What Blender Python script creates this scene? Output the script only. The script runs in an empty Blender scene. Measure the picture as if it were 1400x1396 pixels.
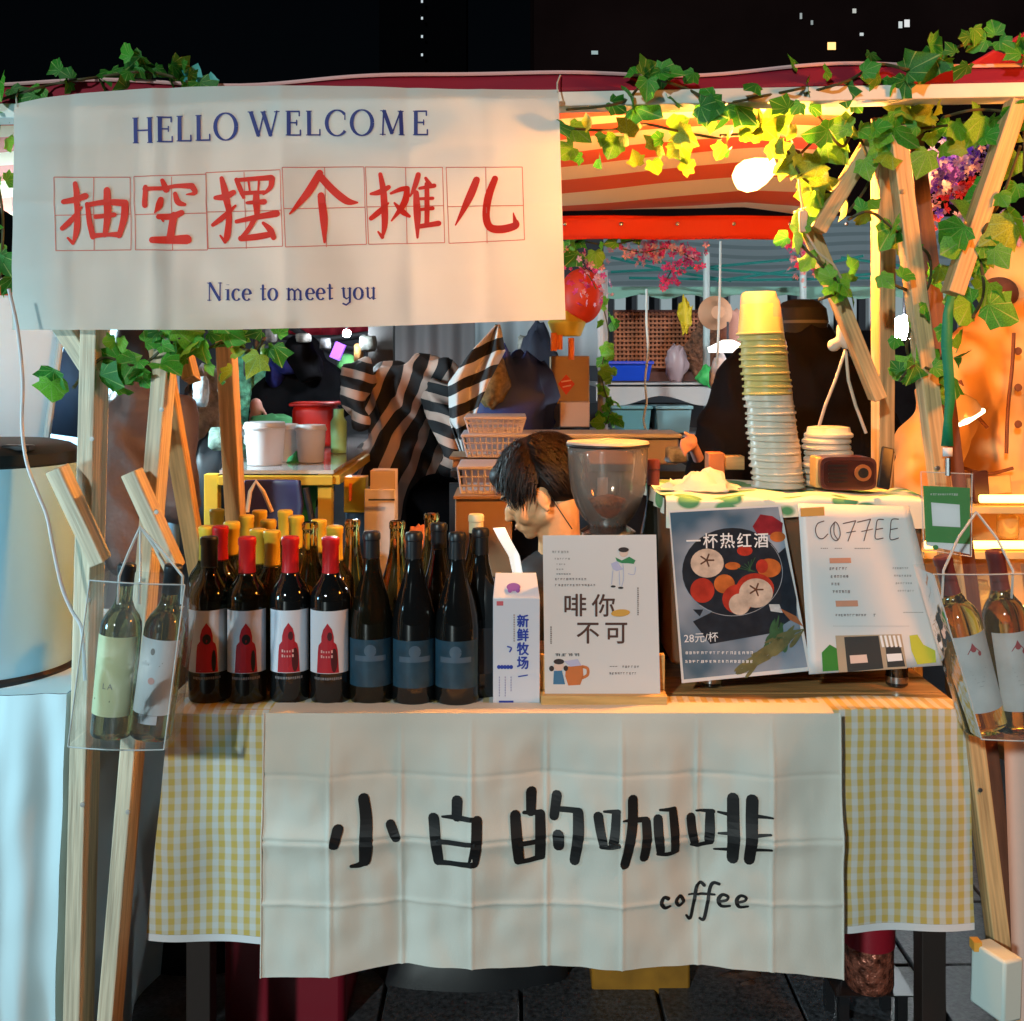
import bpy, math, random
from mathutils import Vector, Matrix, Euler
from mathutils.noise import noise as pnoise
random.seed(7)
S = bpy.context.scene
F = 1515.0; CZ = 1.40; HX = 700.0; HY = 500.0     # lens in photo pixels, eye height, optical axis
# ---------------- camera ----------------
cd = bpy.data.cameras.new('camera'); cam = bpy.data.objects.new('camera', cd); S.collection.objects.link(cam)
cam.location = (0, 0, CZ); cam.rotation_euler = (math.pi/2, 0, 0)
cd.sensor_width = 36; cd.lens = 36*F/1400; cd.shift_x = 0; cd.shift_y = -(698-HY)/1400
cd.clip_start = .05; cd.clip_end = 400
S.camera = cam
# ---------------- world: night sky ----------------
SUN_EL, SUN_AZ = math.radians(24), math.radians(205)
W = bpy.data.worlds.new('World'); S.world = W; W.use_nodes = True
nt = W.node_tree; bg = nt.nodes['Background']; sk = nt.nodes.new('ShaderNodeTexSky'); sk.sky_type = 'NISHITA'
sk.sun_disc = False; sk.sun_elevation = SUN_EL; sk.sun_rotation = SUN_AZ
nt.links.new(sk.outputs[0], bg.inputs[0]); bg.inputs[1].default_value = 0.0004
# ---------------- lights ----------------
def lamp(kind, name, loc, energy, color, radius=.05):
    l = bpy.data.lights.new(name, kind); l.energy = energy; l.color = color
    if kind == 'SUN': l.angle = math.radians(2.0)
    else: l.shadow_soft_size = radius
    o = bpy.data.objects.new(name, l); o.location = loc; S.collection.objects.link(o); return o
# street floodlight behind the camera, the one distant lamp (the photo's night "sun")
sun = lamp('SUN', 'street_floodlight', (0, 0, 6), 1.78, (.82, .98, .97))
d = Vector((0.42, 1.0, -0.42)).normalized()
sun.rotation_euler = d.to_track_quat('-Z', 'Y').to_euler()
S.view_settings.view_transform = 'Standard'; S.view_settings.look = 'None'
S.view_settings.exposure = 0; S.view_settings.gamma = 1; S.view_settings.use_curve_mapping = False
S.cycles.max_bounces = 8; S.cycles.transparent_max_bounces = 24; S.cycles.sample_clamp_indirect = 4
S.cycles.use_denoising = True

# ---------------- helpers ----------------
def P(X, Y, d): return Vector(((X-HX)/F*d, d, CZ-(Y-HY)/F*d))
def px(n, d): return n/F*d
_w = {}
def wl(o): return _w.get(o.name, Vector((0, 0, 0)))
def link(o, parent=None, world=None):
    S.collection.objects.link(o); world = Vector(world if world is not None else (0, 0, 0)); _w[o.name] = world
    if parent: o.parent = parent; o.location = world - wl(parent)
    else: o.location = world
    return o
def tag(o, label=None, cat=None, group=None, kind=None):
    if label: o['label'] = label
    if cat: o['category'] = cat
    if group: o['group'] = group
    if kind: o['kind'] = kind
    return o
def thing(name, label, cat, loc, group=None):
    return tag(link(bpy.data.objects.new(name, None), None, loc), label, cat, group)
def clone(o, loc=None, label=None, parent=None):
    c = o.copy(); S.collection.objects.link(c)
    _w[c.name] = Vector(loc) if loc is not None else wl(o)
    if parent is not None: c.parent = parent
    if loc is not None: c.location = loc
    if label: c['label'] = label
    for ch in o.children: clone(ch, None, None, c)
    return c

class MB:
    def __init__(s): s.v = []; s.f = []; s.uv = None
    def add(s, vs, fs):
        n = len(s.v); s.v += [Vector(v) for v in vs]; s.f += [tuple(i+n for i in f) for f in fs]; return s
    def box(s, c, sz, R=None):
        c = Vector(c); x, y, z = sz[0]/2, sz[1]/2, sz[2]/2
        vs = [Vector(p) for p in ((-x,-y,-z),(x,-y,-z),(x,y,-z),(-x,y,-z),(-x,-y,z),(x,-y,z),(x,y,z),(-x,y,z))]
        if R: vs = [R @ v for v in vs]
        return s.add([v+c for v in vs], [(0,3,2,1),(4,5,6,7),(0,1,5,4),(1,2,6,5),(2,3,7,6),(3,0,4,7)])
    def tube(s, pts, r, seg=8, cap=True):
        pts = [Vector(p) for p in pts]; n = len(pts)
        rs = r if isinstance(r, (list, tuple)) else [r]*n
        vs = []; fs = []; up = None
        for i, p in enumerate(pts):
            t = (pts[min(i+1, n-1)]-pts[max(i-1, 0)]).normalized()
            if up is None: up = Vector((0, 0, 1)) if abs(t.z) < .9 else Vector((1, 0, 0))
            a = t.cross(up).normalized(); b = t.cross(a).normalized(); up = -b if (-b).dot(up) > 0 else b
            for k in range(seg):
                q = 2*math.pi*k/seg; vs.append(p+a*math.cos(q)*rs[i]+b*math.sin(q)*rs[i])
        for i in range(n-1):
            for k in range(seg):
                fs.append((i*seg+k, i*seg+(k+1) % seg, (i+1)*seg+(k+1) % seg, (i+1)*seg+k))
        if cap: fs += [tuple(reversed(range(seg))), tuple(range((n-1)*seg, n*seg))]
        return s.add(vs, fs)
    def lathe(s, prof, c=(0, 0, 0), seg=28, R=None, cap=True):
        c = Vector(c); vs = []; fs = []; n = len(prof)
        for r, z in prof:
            for k in range(seg):
                q = 2*math.pi*k/seg; v = Vector((r*math.cos(q), r*math.sin(q), z)); vs.append((R @ v if R else v)+c)
        for i in range(n-1):
            for k in range(seg):
                fs.append((i*seg+k, i*seg+(k+1) % seg, (i+1)*seg+(k+1) % seg, (i+1)*seg+k))
        if cap:
            if prof[0][0] > 1e-5: fs.append(tuple(reversed(range(seg))))
            if prof[-1][0] > 1e-5: fs.append(tuple(range((n-1)*seg, n*seg)))
        return s.add(vs, fs)
    def grid(s, fn, nu, nv):
        vs = [fn(i/nu, j/nv) for j in range(nv+1) for i in range(nu+1)]
        fs = [(j*(nu+1)+i, j*(nu+1)+i+1, (j+1)*(nu+1)+i+1, (j+1)*(nu+1)+i) for j in range(nv) for i in range(nu)]
        return s.add(vs, fs)
    def ell(s, c, r, R=None, seg=16):
        prof = [(math.sin(math.pi*i/(seg//2)), -math.cos(math.pi*i/(seg//2))) for i in range(seg//2+1)]
        c = Vector(c); m = MB().lathe(prof, seg=seg)
        return s.add([((R @ Vector((v.x*r[0], v.y*r[1], v.z*r[2]))) if R else Vector((v.x*r[0], v.y*r[1], v.z*r[2])))+c for v in m.v], m.f)
    def build(s, name, mat, parent=None, angle=35, bevel=0, solid=0, subd=0, at=None):
        if at is None:
            xs = [v.x for v in s.v]; ys = [v.y for v in s.v]; zs = [v.z for v in s.v]
            at = Vector(((min(xs)+max(xs))/2, (min(ys)+max(ys))/2, min(zs)))
        at = Vector(at); me = bpy.data.meshes.new(name); me.from_pydata([v-at for v in s.v], [], s.f); me.update()
        me.materials.append(mat)
        o = bpy.data.objects.new(name, me)
        if angle is not None: me.shade_smooth(); me.set_sharp_from_angle(angle=math.radians(angle))
        link(o, parent, at)
        if solid: m = o.modifiers.new('solid', 'SOLIDIFY'); m.thickness = solid; m.offset = 0
        if bevel: m = o.modifiers.new('bevel', 'BEVEL'); m.width = bevel; m.segments = 2; m.limit_method = 'ANGLE'
        if subd: m = o.modifiers.new('subd', 'SUBSURF'); m.levels = m.render_levels = subd
        return o
def beam(name, a, b, w, h, mat, parent, bevel=.002, roll=0):
    """squared timber from a to b, grain along its own Z; w across X, h across Y"""
    a, b = Vector(a), Vector(b); dv = b-a; L = dv.length; z = dv.normalized()
    y = Vector((0, 1, 0)); x = y.cross(z).normalized(); y = z.cross(x).normalized()
    R = Matrix((x, y, z)).transposed(); R = R @ Matrix.Rotation(roll, 3, 'Z')
    me = bpy.data.meshes.new(name); x_, y_ = w/2, h/2
    vs = [(-x_,-y_,0),(x_,-y_,0),(x_,y_,0),(-x_,y_,0),(-x_,-y_,L),(x_,-y_,L),(x_,y_,L),(-x_,y_,L)]
    me.from_pydata(vs, [], [(0,3,2,1),(4,5,6,7),(0,1,5,4),(1,2,6,5),(2,3,7,6),(3,0,4,7)]); me.materials.append(mat)
    o = bpy.data.objects.new(name, me); link(o, parent, a)
    o.rotation_euler = R.to_euler()
    if bevel: m = o.modifiers.new('bevel', 'BEVEL'); m.width = bevel; m.segments = 2
    return o
def blob(name, mb, mat, parent, voxel=.012, smooth=6, at=None):
    """fuse overlapping closed shapes into one continuous skin"""
    o = mb.build('tmp', mat, None); 
    m = o.modifiers.new('r', 'REMESH'); m.mode = 'VOXEL'; m.voxel_size = voxel
    m = o.modifiers.new('s', 'SMOOTH'); m.factor = .5; m.iterations = smooth
    bpy.context.view_layer.update(); dg = bpy.context.evaluated_depsgraph_get()
    me = bpy.data.meshes.new_from_object(o.evaluated_get(dg)); w = wl(o).copy()
    bpy.data.objects.remove(o); me.name = name; me.shade_smooth()
    me.materials.clear(); me.materials.append(mat)
    return link(bpy.data.objects.new(name, me), parent, w)

# ---- flat print: strokes and type laid on a surface fn(x, y, off) -> point ----
def cat_rom(pts, n=5):
    if len(pts) < 3: return pts
    out = []
    for i in range(len(pts)-1):
        p0, p1, p2, p3 = pts[max(i-1,0)], pts[i], pts[i+1], pts[min(i+2, len(pts)-1)]
        for k in range(n):
            t = k/n
            out.append(tuple(.5*((2*b)+(-a+c)*t+(2*a-5*b+4*c-e)*t*t+(-a+3*b-3*c+e)*t**3) for a, b, c, e in zip(p0, p1, p2, p3)))
    out.append(tuple(pts[-1])); return out
def ribbon(mb, pts, w, fn, off, curve=True, cap=5):
    """pts 2-D, w width or list of widths"""
    ws = w if isinstance(w, (list, tuple)) else [w]*len(pts)
    q = [(p[0], p[1], ww) for p, ww in zip(pts, ws)]
    if len(q) == 2: a, b = q; q = [tuple(a[i]+(b[i]-a[i])*t/4 for i in range(3)) for t in range(5)]
    elif curve: q = cat_rom(q)
    n = len(q); L = []; Rr = []
    for i in range(n):
        a, b = q[max(i-1, 0)], q[min(i+1, n-1)]; dx, dy = b[0]-a[0], b[1]-a[1]; l = math.hypot(dx, dy) or 1
        nx, ny = -dy/l, dx/l; h = max(q[i][2], .01)/2
        L.append((q[i][0]+nx*h, q[i][1]+ny*h)); Rr.append((q[i][0]-nx*h, q[i][1]-ny*h))
    vs = [fn(p[0], p[1], off) for p in L]+[fn(p[0], p[1], off) for p in Rr]
    fs = [(i, i+1, n+i+1, n+i) for i in range(n-1)]; mb.add(vs, fs)
    if cap:
        for e, o2 in ((0, 1), (n-1, n-2)):
            c = q[e]; dx, dy = c[0]-q[o2][0], c[1]-q[o2][1]; a0 = math.atan2(dy, dx); h = c[2]/2
            ps = [(c[0]+h*math.cos(a0-math.pi/2+math.pi*k/cap), c[1]+h*math.sin(a0-math.pi/2+math.pi*k/cap)) for k in range(cap+1)]
            mb.add([fn(p[0], p[1], off) for p in ps], [tuple(range(cap+1))])
def strokes(name, lst, o, sc, fn, mat, parent, off=.0008, curve=True, extra=0):
    mb = MB()
    for i, (pts, w) in enumerate(lst):
        ws = [x/sc+extra for x in w] if isinstance(w, (list, tuple)) else w/sc+extra
        ribbon(mb, [(o[0]+p[0]/sc, o[1]+p[1]/sc) for p in pts], ws, fn, off+i*.00004, curve)
    return mb.build(name, mat, parent, angle=None)
def poly(mb, pts, fn, off):
    mb.add([fn(p[0], p[1], off) for p in pts], [tuple(range(len(pts)))])
def qrect(mb, x0, y0, x1, y1, fn, off): poly(mb, [(x0,y1),(x1,y1),(x1,y0),(x0,y0)], fn, off)
def disc(mb, cx, cy, rx, ry, fn, off, n=20, a0=0, a1=2*math.pi):
    poly(mb, [(cx+rx*math.cos(a0+(a1-a0)*k/n), cy-ry*math.sin(a0+(a1-a0)*k/n)) for k in range(n if a1-a0 > 6.2 else n+1)], fn, off)
def text(name, body, x, y, size, fn, mat, parent, off=.001, rot=0, bold=0, sx=1, shear=0, align='LEFT', spacing=1):
    c = bpy.data.curves.new('t', 'FONT'); c.body = body; c.size = 1; c.shear = shear; c.align_x = align
    c.space_character = spacing; c.resolution_u = 4
    o = bpy.data.objects.new('t', c); S.collection.objects.link(o); bpy.context.view_layer.update()
    me = bpy.data.meshes.new_from_object(o.evaluated_get(bpy.context.evaluated_depsgraph_get())); bpy.data.objects.remove(o)
    cr, sr = math.cos(rot), math.sin(rot); m = MB(); fs = [tuple(p.vertices) for p in me.polygons]
    for i, (dx, dy) in enumerate(((0, 0), (bold, 0), (-bold, 0), (0, bold), (0, -bold)) if bold else ((0, 0),)):
        vs = []
        for v in me.vertices:
            a, b = v.co.x*size*sx+dx*size, v.co.y*size+dy*size
            vs.append(fn(x+a*cr-b*sr, y-(a*sr+b*cr), off+i*.00004))
        m.add(vs, fs)
    m = m; bpy.data.meshes.remove(me)
    return m.build(name, mat, parent, angle=None)
def dashes(name, x, y, n, w, h, gap, fn, mat, parent, off=.0008, seed=0, vertical=False):
    """a line of print too small to read in the photo: short broken marks"""
    r = random.Random(seed); mb = MB(); c = 0
    for i in range(n):
        ww = w*(.85+.2*r.random())
        if h >= 1.9 and not vertical:                     # blurred glyph: a handful of tiny crossing strokes
            cx, g = x+c, h
            for q in range(r.randint(1, 3)): yy = y-g/2+g*(.1+.38*q); a = r.uniform(0, .25)*ww; qrect(mb, cx+a, yy, cx+ww*r.uniform(.75, 1), yy+g*.16, fn, off+q*.00001)
            for q in range(r.randint(1, 2)): xx = cx+ww*(.15+.5*q+r.uniform(0, .2)); qrect(mb, xx, y-g/2+g*r.uniform(0, .2), xx+ww*.16, y+g*.5, fn, off+.00003+q*.00001)
            c += ww+gap*(.7+.6*r.random()); continue
        for k in range(2 if h > 1.6 else 1):
            hh = h*(.25+.2*r.random()) if h > 1.6 else h*.5
            a = c+(0 if k == 0 else w*.1*r.random()); yy = y-h/2+h*(k*.55)
            if vertical: qrect(mb, yy-y+x, y+a, yy-y+x+hh, y+a+ww, fn, off)
            else: qrect(mb, x+a, yy, x+a+ww, yy+hh, fn, off)
        c += ww+gap*(.7+.6*r.random())
    return tag(mb.build(name, mat, parent, angle=None), kind='stuff')
def plane_fn(p0, n):
    """photo-pixel coordinates to points of the real plane through p0 with normal n"""
    p0, n = Vector(p0), Vector(n).normalized(); e = Vector((0, 0, CZ))
    def fn(X, Y, off=0):
        r = Vector(((X-HX)/F, 1, -(Y-HY)/F)); t = (p0+n*off-e).dot(n)/r.dot(n); return e+r*t
    return fn

# ---------------- materials ----------------
_m = {}
def mat(name, col, rough=.6, metal=0, trans=0, emit=None, es=0, bump=0, bs=60, var=0, vs=8, ior=1.45, transl=0, alpha=1, coat=0, sheen=0, grain=None, spec=.5, dist=.002):
    if name in _m: return _m[name]
    m = bpy.data.materials.new(name); m.use_nodes = True; t = m.node_tree; b = t.nodes['Principled BSDF']
    N = t.nodes.new; Lk = t.links.new
    b.inputs['Base Color'].default_value = (*col, 1); b.inputs['Roughness'].default_value = rough; b.inputs['Metallic'].default_value = metal
    b.inputs['Transmission Weight'].default_value = trans; b.inputs['IOR'].default_value = ior; b.inputs['Alpha'].default_value = alpha
    b.inputs['Coat Weight'].default_value = coat; b.inputs['Sheen Weight'].default_value = sheen; b.inputs['Specular IOR Level'].default_value = spec
    if emit: b.inputs['Emission Color'].default_value = (*emit, 1); b.inputs['Emission Strength'].default_value = es
    tc = N('ShaderNodeTexCoord'); csock = None
    if var or grain:
        mp = N('ShaderNodeMapping'); Lk(tc.outputs['Object'], mp.inputs[0])
        if grain: mp.inputs['Scale'].default_value = grain
        ns = N('ShaderNodeTexNoise'); ns.inputs['Scale'].default_value = vs; ns.inputs['Detail'].default_value = 6; Lk(mp.outputs[0], ns.inputs[0])
        oi = N('ShaderNodeObjectInfo'); mx = N('ShaderNodeMix'); mx.data_type = 'RGBA'
        mr = N('ShaderNodeMapRange'); mr.inputs[1].default_value = .3; mr.inputs[2].default_value = .7; Lk(ns.outputs[0], mr.inputs[0]); Lk(mr.outputs[0], mx.inputs[0])
        v = var or .3
        mx.inputs[6].default_value = (*[max(0, c*(1-v)) for c in col], 1); mx.inputs[7].default_value = (*[min(1, c*(1+v)) for c in col], 1)
        Lk(mx.outputs[2], b.inputs['Base Color']); csock = mx.outputs[2]
        if oi: mp.inputs['Location'].default_value = (1.3, 2.1, .7)
    if bump:
        nb = N('ShaderNodeTexNoise'); nb.inputs['Scale'].default_value = bs; nb.inputs['Detail'].default_value = 4
        if grain: mp2 = N('ShaderNodeMapping'); mp2.inputs['Scale'].default_value = grain; Lk(tc.outputs['Object'], mp2.inputs[0]); Lk(mp2.outputs[0], nb.inputs[0])
        else: Lk(tc.outputs['Object'], nb.inputs[0])
        bp = N('ShaderNodeBump'); bp.inputs['Strength'].default_value = bump; bp.inputs['Distance'].default_value = dist
        Lk(nb.outputs[0], bp.inputs['Height']); Lk(bp.outputs[0], b.inputs['Normal'])
    if transl:
        tr = N('ShaderNodeBsdfTranslucent'); ms = N('ShaderNodeMixShader'); ms.inputs[0].default_value = transl
        if csock: Lk(csock, tr.inputs[0])
        else: tr.inputs[0].default_value = (*col, 1)
        Lk(b.outputs[0], ms.inputs[1]); Lk(tr.outputs[0], ms.inputs[2]); Lk(ms.outputs[0], t.nodes['Material Output'].inputs[0])
    _m[name] = m; return m
def thin_clear(name, col=(1, 1, 1), a=.86, rough=.08, milky=0, tl=0):
    m = bpy.data.materials.new(name); m.use_nodes = True; t = m.node_tree; N = t.nodes.new; Lk = t.links.new
    b = t.nodes['Principled BSDF']; b.inputs['Base Color'].default_value = (*col, 1); b.inputs['Roughness'].default_value = rough
    tr = N('ShaderNodeBsdfTransparent'); tr.inputs[0].default_value = (*col, 1); gl = N('ShaderNodeBsdfGlossy'); gl.inputs[1].default_value = rough
    nb = N('ShaderNodeTexNoise'); nb.inputs['Scale'].default_value = 25; tc = N('ShaderNodeTexCoord'); Lk(tc.outputs['Object'], nb.inputs[0])
    bp = N('ShaderNodeBump'); bp.inputs['Strength'].default_value = .4; bp.inputs['Distance'].default_value = .004; Lk(nb.outputs[0], bp.inputs['Height'])
    Lk(bp.outputs[0], gl.inputs['Normal'])
    fr = N('ShaderNodeFresnel'); fr.inputs[0].default_value = 1.5; Lk(bp.outputs[0], fr.inputs['Normal'])
    ms = N('ShaderNodeMixShader'); Lk(fr.outputs[0], ms.inputs[0]); Lk(tr.outputs[0], ms.inputs[1]); Lk(gl.outputs[0], ms.inputs[2])
    m2 = N('ShaderNodeMixShader'); m2.inputs[0].default_value = milky; Lk(ms.outputs[0], m2.inputs[1]); Lk(b.outputs[0], m2.inputs[2])
    if tl:
        tn = N('ShaderNodeBsdfTranslucent'); tn.inputs[0].default_value = (*col, 1); m3 = N('ShaderNodeMixShader'); m3.inputs[0].default_value = tl
        Lk(b.outputs[0], m3.inputs[1]); Lk(tn.outputs[0], m3.inputs[2]); Lk(m3.outputs[0], m2.inputs[2])
    Lk(m2.outputs[0], t.nodes['Material Output'].inputs[0]); return m
def striped(name, c1, c2, period, vec, duty=.5, transl=0, rough=.8, warp=.0, wsc=3, sheen=0, phase=0):
    """stripes across object direction vec"""
    m = bpy.data.materials.new(name); m.use_nodes = True; t = m.node_tree; N = t.nodes.new; Lk = t.links.new; b = t.nodes['Principled BSDF']
    tc = N('ShaderNodeTexCoord'); dp = N('ShaderNodeVectorMath'); dp.operation = 'DOT_PRODUCT'; dp.inputs[1].default_value = vec; Lk(tc.outputs['Object'], dp.inputs[0])
    src = dp.outputs['Value']
    if warp:
        ns = N('ShaderNodeTexNoise'); ns.inputs['Scale'].default_value = wsc; Lk(tc.outputs['Object'], ns.inputs[0])
        ma = N('ShaderNodeMath'); ma.operation = 'MULTIPLY_ADD'; ma.inputs[1].default_value = warp; Lk(ns.outputs[0], ma.inputs[0]); Lk(src, ma.inputs[2]); src = ma.outputs[0]
    a = N('ShaderNodeMath'); a.operation = 'MULTIPLY_ADD'; a.inputs[1].default_value = 1/period; a.inputs[2].default_value = phase; Lk(src, a.inputs[0])
    f = N('ShaderNodeMath'); f.operation = 'FRACT'; Lk(a.outputs[0], f.inputs[0])
    g = N('ShaderNodeMath'); g.operation = 'LESS_THAN'; g.inputs[1].default_value = duty; Lk(f.outputs[0], g.inputs[0])
    mx = N('ShaderNodeMix'); mx.data_type = 'RGBA'; mx.inputs[6].default_value = (*c2, 1); mx.inputs[7].default_value = (*c1, 1); Lk(g.outputs[0], mx.inputs[0])
    Lk(mx.outputs[2], b.inputs['Base Color']); b.inputs['Roughness'].default_value = rough; b.inputs['Sheen Weight'].default_value = sheen
    if transl:
        tr = N('ShaderNodeBsdfTranslucent'); Lk(mx.outputs[2], tr.inputs[0]); ms = N('ShaderNodeMixShader'); ms.inputs[0].default_value = transl
        Lk(b.outputs[0], ms.inputs[1]); Lk(tr.outputs[0], ms.inputs[2]); Lk(ms.outputs[0], t.nodes['Material Output'].inputs[0])
    return m
def gingham(name, c1, c2, per):
    m = bpy.data.materials.new(name); m.use_nodes = True; t = m.node_tree; N = t.nodes.new; Lk = t.links.new; b = t.nodes['Principled BSDF']
    tc = N('ShaderNodeTexCoord'); sp = N('ShaderNodeSeparateXYZ')
    ns = N('ShaderNodeTexNoise'); ns.inputs['Scale'].default_value = 6; Lk(tc.outputs['Object'], ns.inputs[0])
    va = N('ShaderNodeVectorMath'); va.operation = 'MULTIPLY_ADD'; va.inputs[1].default_value = (.01, .01, .01); Lk(ns.outputs[1], va.inputs[0]); Lk(tc.outputs['Object'], va.inputs[2]); Lk(va.outputs[0], sp.inputs[0])
    outs = []
    for k, w in (('X', .70), ('Z', .30)):
        a = N('ShaderNodeMath'); a.operation = 'MULTIPLY'; a.inputs[1].default_value = 2*math.pi/per; Lk(sp.outputs[k], a.inputs[0])
        s_ = N('ShaderNodeMath'); s_.operation = 'SINE'; Lk(a.outputs[0], s_.inputs[0])
        r = N('ShaderNodeMapRange'); r.inputs[1].default_value = -.25; r.inputs[2].default_value = .25; r.inputs[3].default_value = 0; r.inputs[4].default_value = w; Lk(s_.outputs[0], r.inputs[0]); outs.append(r.outputs[0])
    ad = N('ShaderNodeMath'); ad.operation = 'ADD'; Lk(outs[0], ad.inputs[0]); Lk(outs[1], ad.inputs[1])
    mx = N('ShaderNodeMix'); mx.data_type = 'RGBA'; mx.inputs[6].default_value = (*c1, 1); mx.inputs[7].default_value = (*c2, 1); Lk(ad.outputs[0], mx.inputs[0])
    Lk(mx.outputs[2], b.inputs['Base Color']); b.inputs['Roughness'].default_value = .55
    tr = N('ShaderNodeBsdfTranslucent'); Lk(mx.outputs[2], tr.inputs[0]); ms = N('ShaderNodeMixShader'); ms.inputs[0].default_value = .25
    Lk(b.outputs[0], ms.inputs[1]); Lk(tr.outputs[0], ms.inputs[2]); Lk(ms.outputs[0], t.nodes['Material Output'].inputs[0])
    return m
WOOD = mat('pine_wood', (.58, .37, .17), .55, var=.36, vs=5, grain=(26, 26, 1.1), bump=.5, bs=14)
WOODL = mat('cool_lit_pine', (.60, .50, .36), .6, var=.34, vs=5, grain=(26, 26, 1.1), bump=.5, bs=14)  # paler, greyer pine for the left posts; cool light is in the colour
WOODP = mat('planed_board', (.50, .27, .10), .38, var=.35, vs=4, grain=(1.5, 22, 22), bump=.2, bs=10, coat=.2)
WOODD = mat('brown_stained_wood', (.16, .055, .03), .5, var=.3, vs=5, grain=(20, 20, 1.5), bump=.3, bs=12)
_t = WOOD.node_tree; _mx = [n for n in _t.nodes if n.type == 'MIX'][0]; _tc = _t.nodes.new('ShaderNodeTexCoord'); _mp = _t.nodes.new('ShaderNodeMapping'); _mp.inputs['Scale'].default_value = (14, 14, 4.2)
_vo = _t.nodes.new('ShaderNodeTexVoronoi'); _vo.inputs['Scale'].default_value = 1; _t.links.new(_tc.outputs['Object'], _mp.inputs[0]); _t.links.new(_mp.outputs[0], _vo.inputs[0])
_r = _t.nodes.new('ShaderNodeMapRange'); _r.inputs[1].default_value = .07; _r.inputs[2].default_value = .20; _r.inputs[3].default_value = .85; _r.inputs[4].default_value = 0; _t.links.new(_vo.outputs['Distance'], _r.inputs[0])
_m2 = _t.nodes.new('ShaderNodeMix'); _m2.data_type = 'RGBA'; _t.links.new(_r.outputs[0], _m2.inputs[0]); _t.links.new(_mx.outputs[2], _m2.inputs[6]); _m2.inputs[7].default_value = (.13, .06, .025, 1); _t.links.new(_m2.outputs[2], _t.nodes['Principled BSDF'].inputs['Base Color'])
CLOTH = mat('cream_banner_cloth', (.74, .72, .66), .85, var=.035, vs=6, bump=.25, bs=700, transl=.36, dist=.0006)
CANVAS = mat('cream_canvas', (.76, .72, .64), .85, var=.04, vs=5, bump=.5, bs=650, transl=.12, dist=.0008)
GING = gingham('yellow_gingham', (.80, .80, .77), (.76, .54, .14), .0225)
WHITEP = mat('white_enamel', (.78, .80, .82), .28, coat=.3, bump=.05, bs=8)
BLACKP = mat('black_plastic', (.012, .012, .014), .35)
PAPER = mat('white_paper', (.74, .72, .72), .42, bump=.15, bs=15, transl=.1)
INKR = mat('red_ink', (.86, .030, .010), .6, transl=.25); INKB = mat('navy_ink', (.025, .035, .20), .6, transl=.1); INKK = mat('black_ink', (.008, .008, .009), .6)
INKL = mat('red_hairline', (.72, .20, .16), .7, transl=.3); INKG = mat('grey_ink', (.22, .20, .20), .6); INKW = mat('white_ink', (.8, .8, .82), .6)
CHROME = mat('brushed_steel', (.55, .55, .56), .25, metal=1)
# ---------------- hanging bulb, and unseen point lamps added to stand in for neighbouring stalls ----------------
BULB = P(1030, 238, 2.22)
lamp('POINT', 'neighbour_tent_light', (-1.50, 1.50, 1.10), 36, (.40, .80, 1.0), .10)
lamp('POINT', 'neighbour_back_light', (-1.55, 3.55, 1.45), 120, (.62, .90, 1.0), .10)
lamp('POINT', 'right_stall_light', (1.32, 1.50, 1.80), 50, (1.0, .31, .04), .10)
b = thing('light_bulb', 'glowing warm white bulb hanging under the striped awning', 'light bulb', BULB)
lamp('POINT', 'warm_bulb_light', BULB, 185, (1.0, .37, .06), .022)
glow = bpy.data.materials.new('bulb_glow'); glow.use_nodes = True; _g = glow.node_tree; _e1 = _g.nodes.new('ShaderNodeEmission'); _e1.inputs[0].default_value = (1, .70, .24, 1); _e1.inputs[1].default_value = 3.2
_t1 = _g.nodes.new('ShaderNodeBsdfTransparent'); _a1 = _g.nodes.new('ShaderNodeAddShader'); _g.links.new(_e1.outputs[0], _a1.inputs[0]); _g.links.new(_t1.outputs[0], _a1.inputs[1]); _g.links.new(_a1.outputs[0], _g.nodes['Material Output'].inputs[0])
R = Euler((0, math.radians(70), math.radians(-25))).to_matrix()
MB().lathe([(0, -.042), (.016, -.039), (.029, -.025), (.033, -.006), (.028, .016), (.018, .036), (.014, .055)], BULB, 24, R).build('glass_bulb', glow, b)
MB().ell(BULB, (.017, .017, .019), R).build('bright_core', mat('core_glow', (1, .9, .6), emit=(1, .8, .4), es=40), b)
MB().lathe([(.015, .05), (.017, .06), (.015, .09), (.006, .1)], BULB, 16, R).build('socket', BLACKP, b)
_e = BULB + R @ Vector((0, 0, .1))
MB().tube([_e, _e+Vector((.03, 0, .03)), _e+Vector((.05, -.02, .05))], .003, 6).build('wire', BLACKP, b)

# ---------------- ground ----------------
GM = mat('wet_dark_ground', (.035, .035, .04), .45, var=.5, vs=2, bump=.4, bs=60)
gr = tag(MB().add([(-60, -20, 0), (60, -20, 0), (60, 120, 0), (-60, 120, 0)], [(0, 1, 2, 3)]).build('ground', GM, None, at=(0, 0, 0)), kind='structure')
TM = mat('speckled_paver', (.045, .045, .05), .35, var=.7, vs=90, bump=.6, bs=180)
pv = None
for i in range(-3, 7):
    for j in range(5):
        c = Vector((.02+i*.30+.15, 2.1+j*.30, .002))
        if pv is None:
            pv = MB().box((c.x, c.y, .012), (.292, .292, .02)).build('paver', TM, gr, bevel=.003); base = c
        else:
            o = pv.copy(); S.collection.objects.link(o); o.location = pv.location + (c-base) + Vector((0, 0, random.uniform(-.002, .002)))

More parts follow.
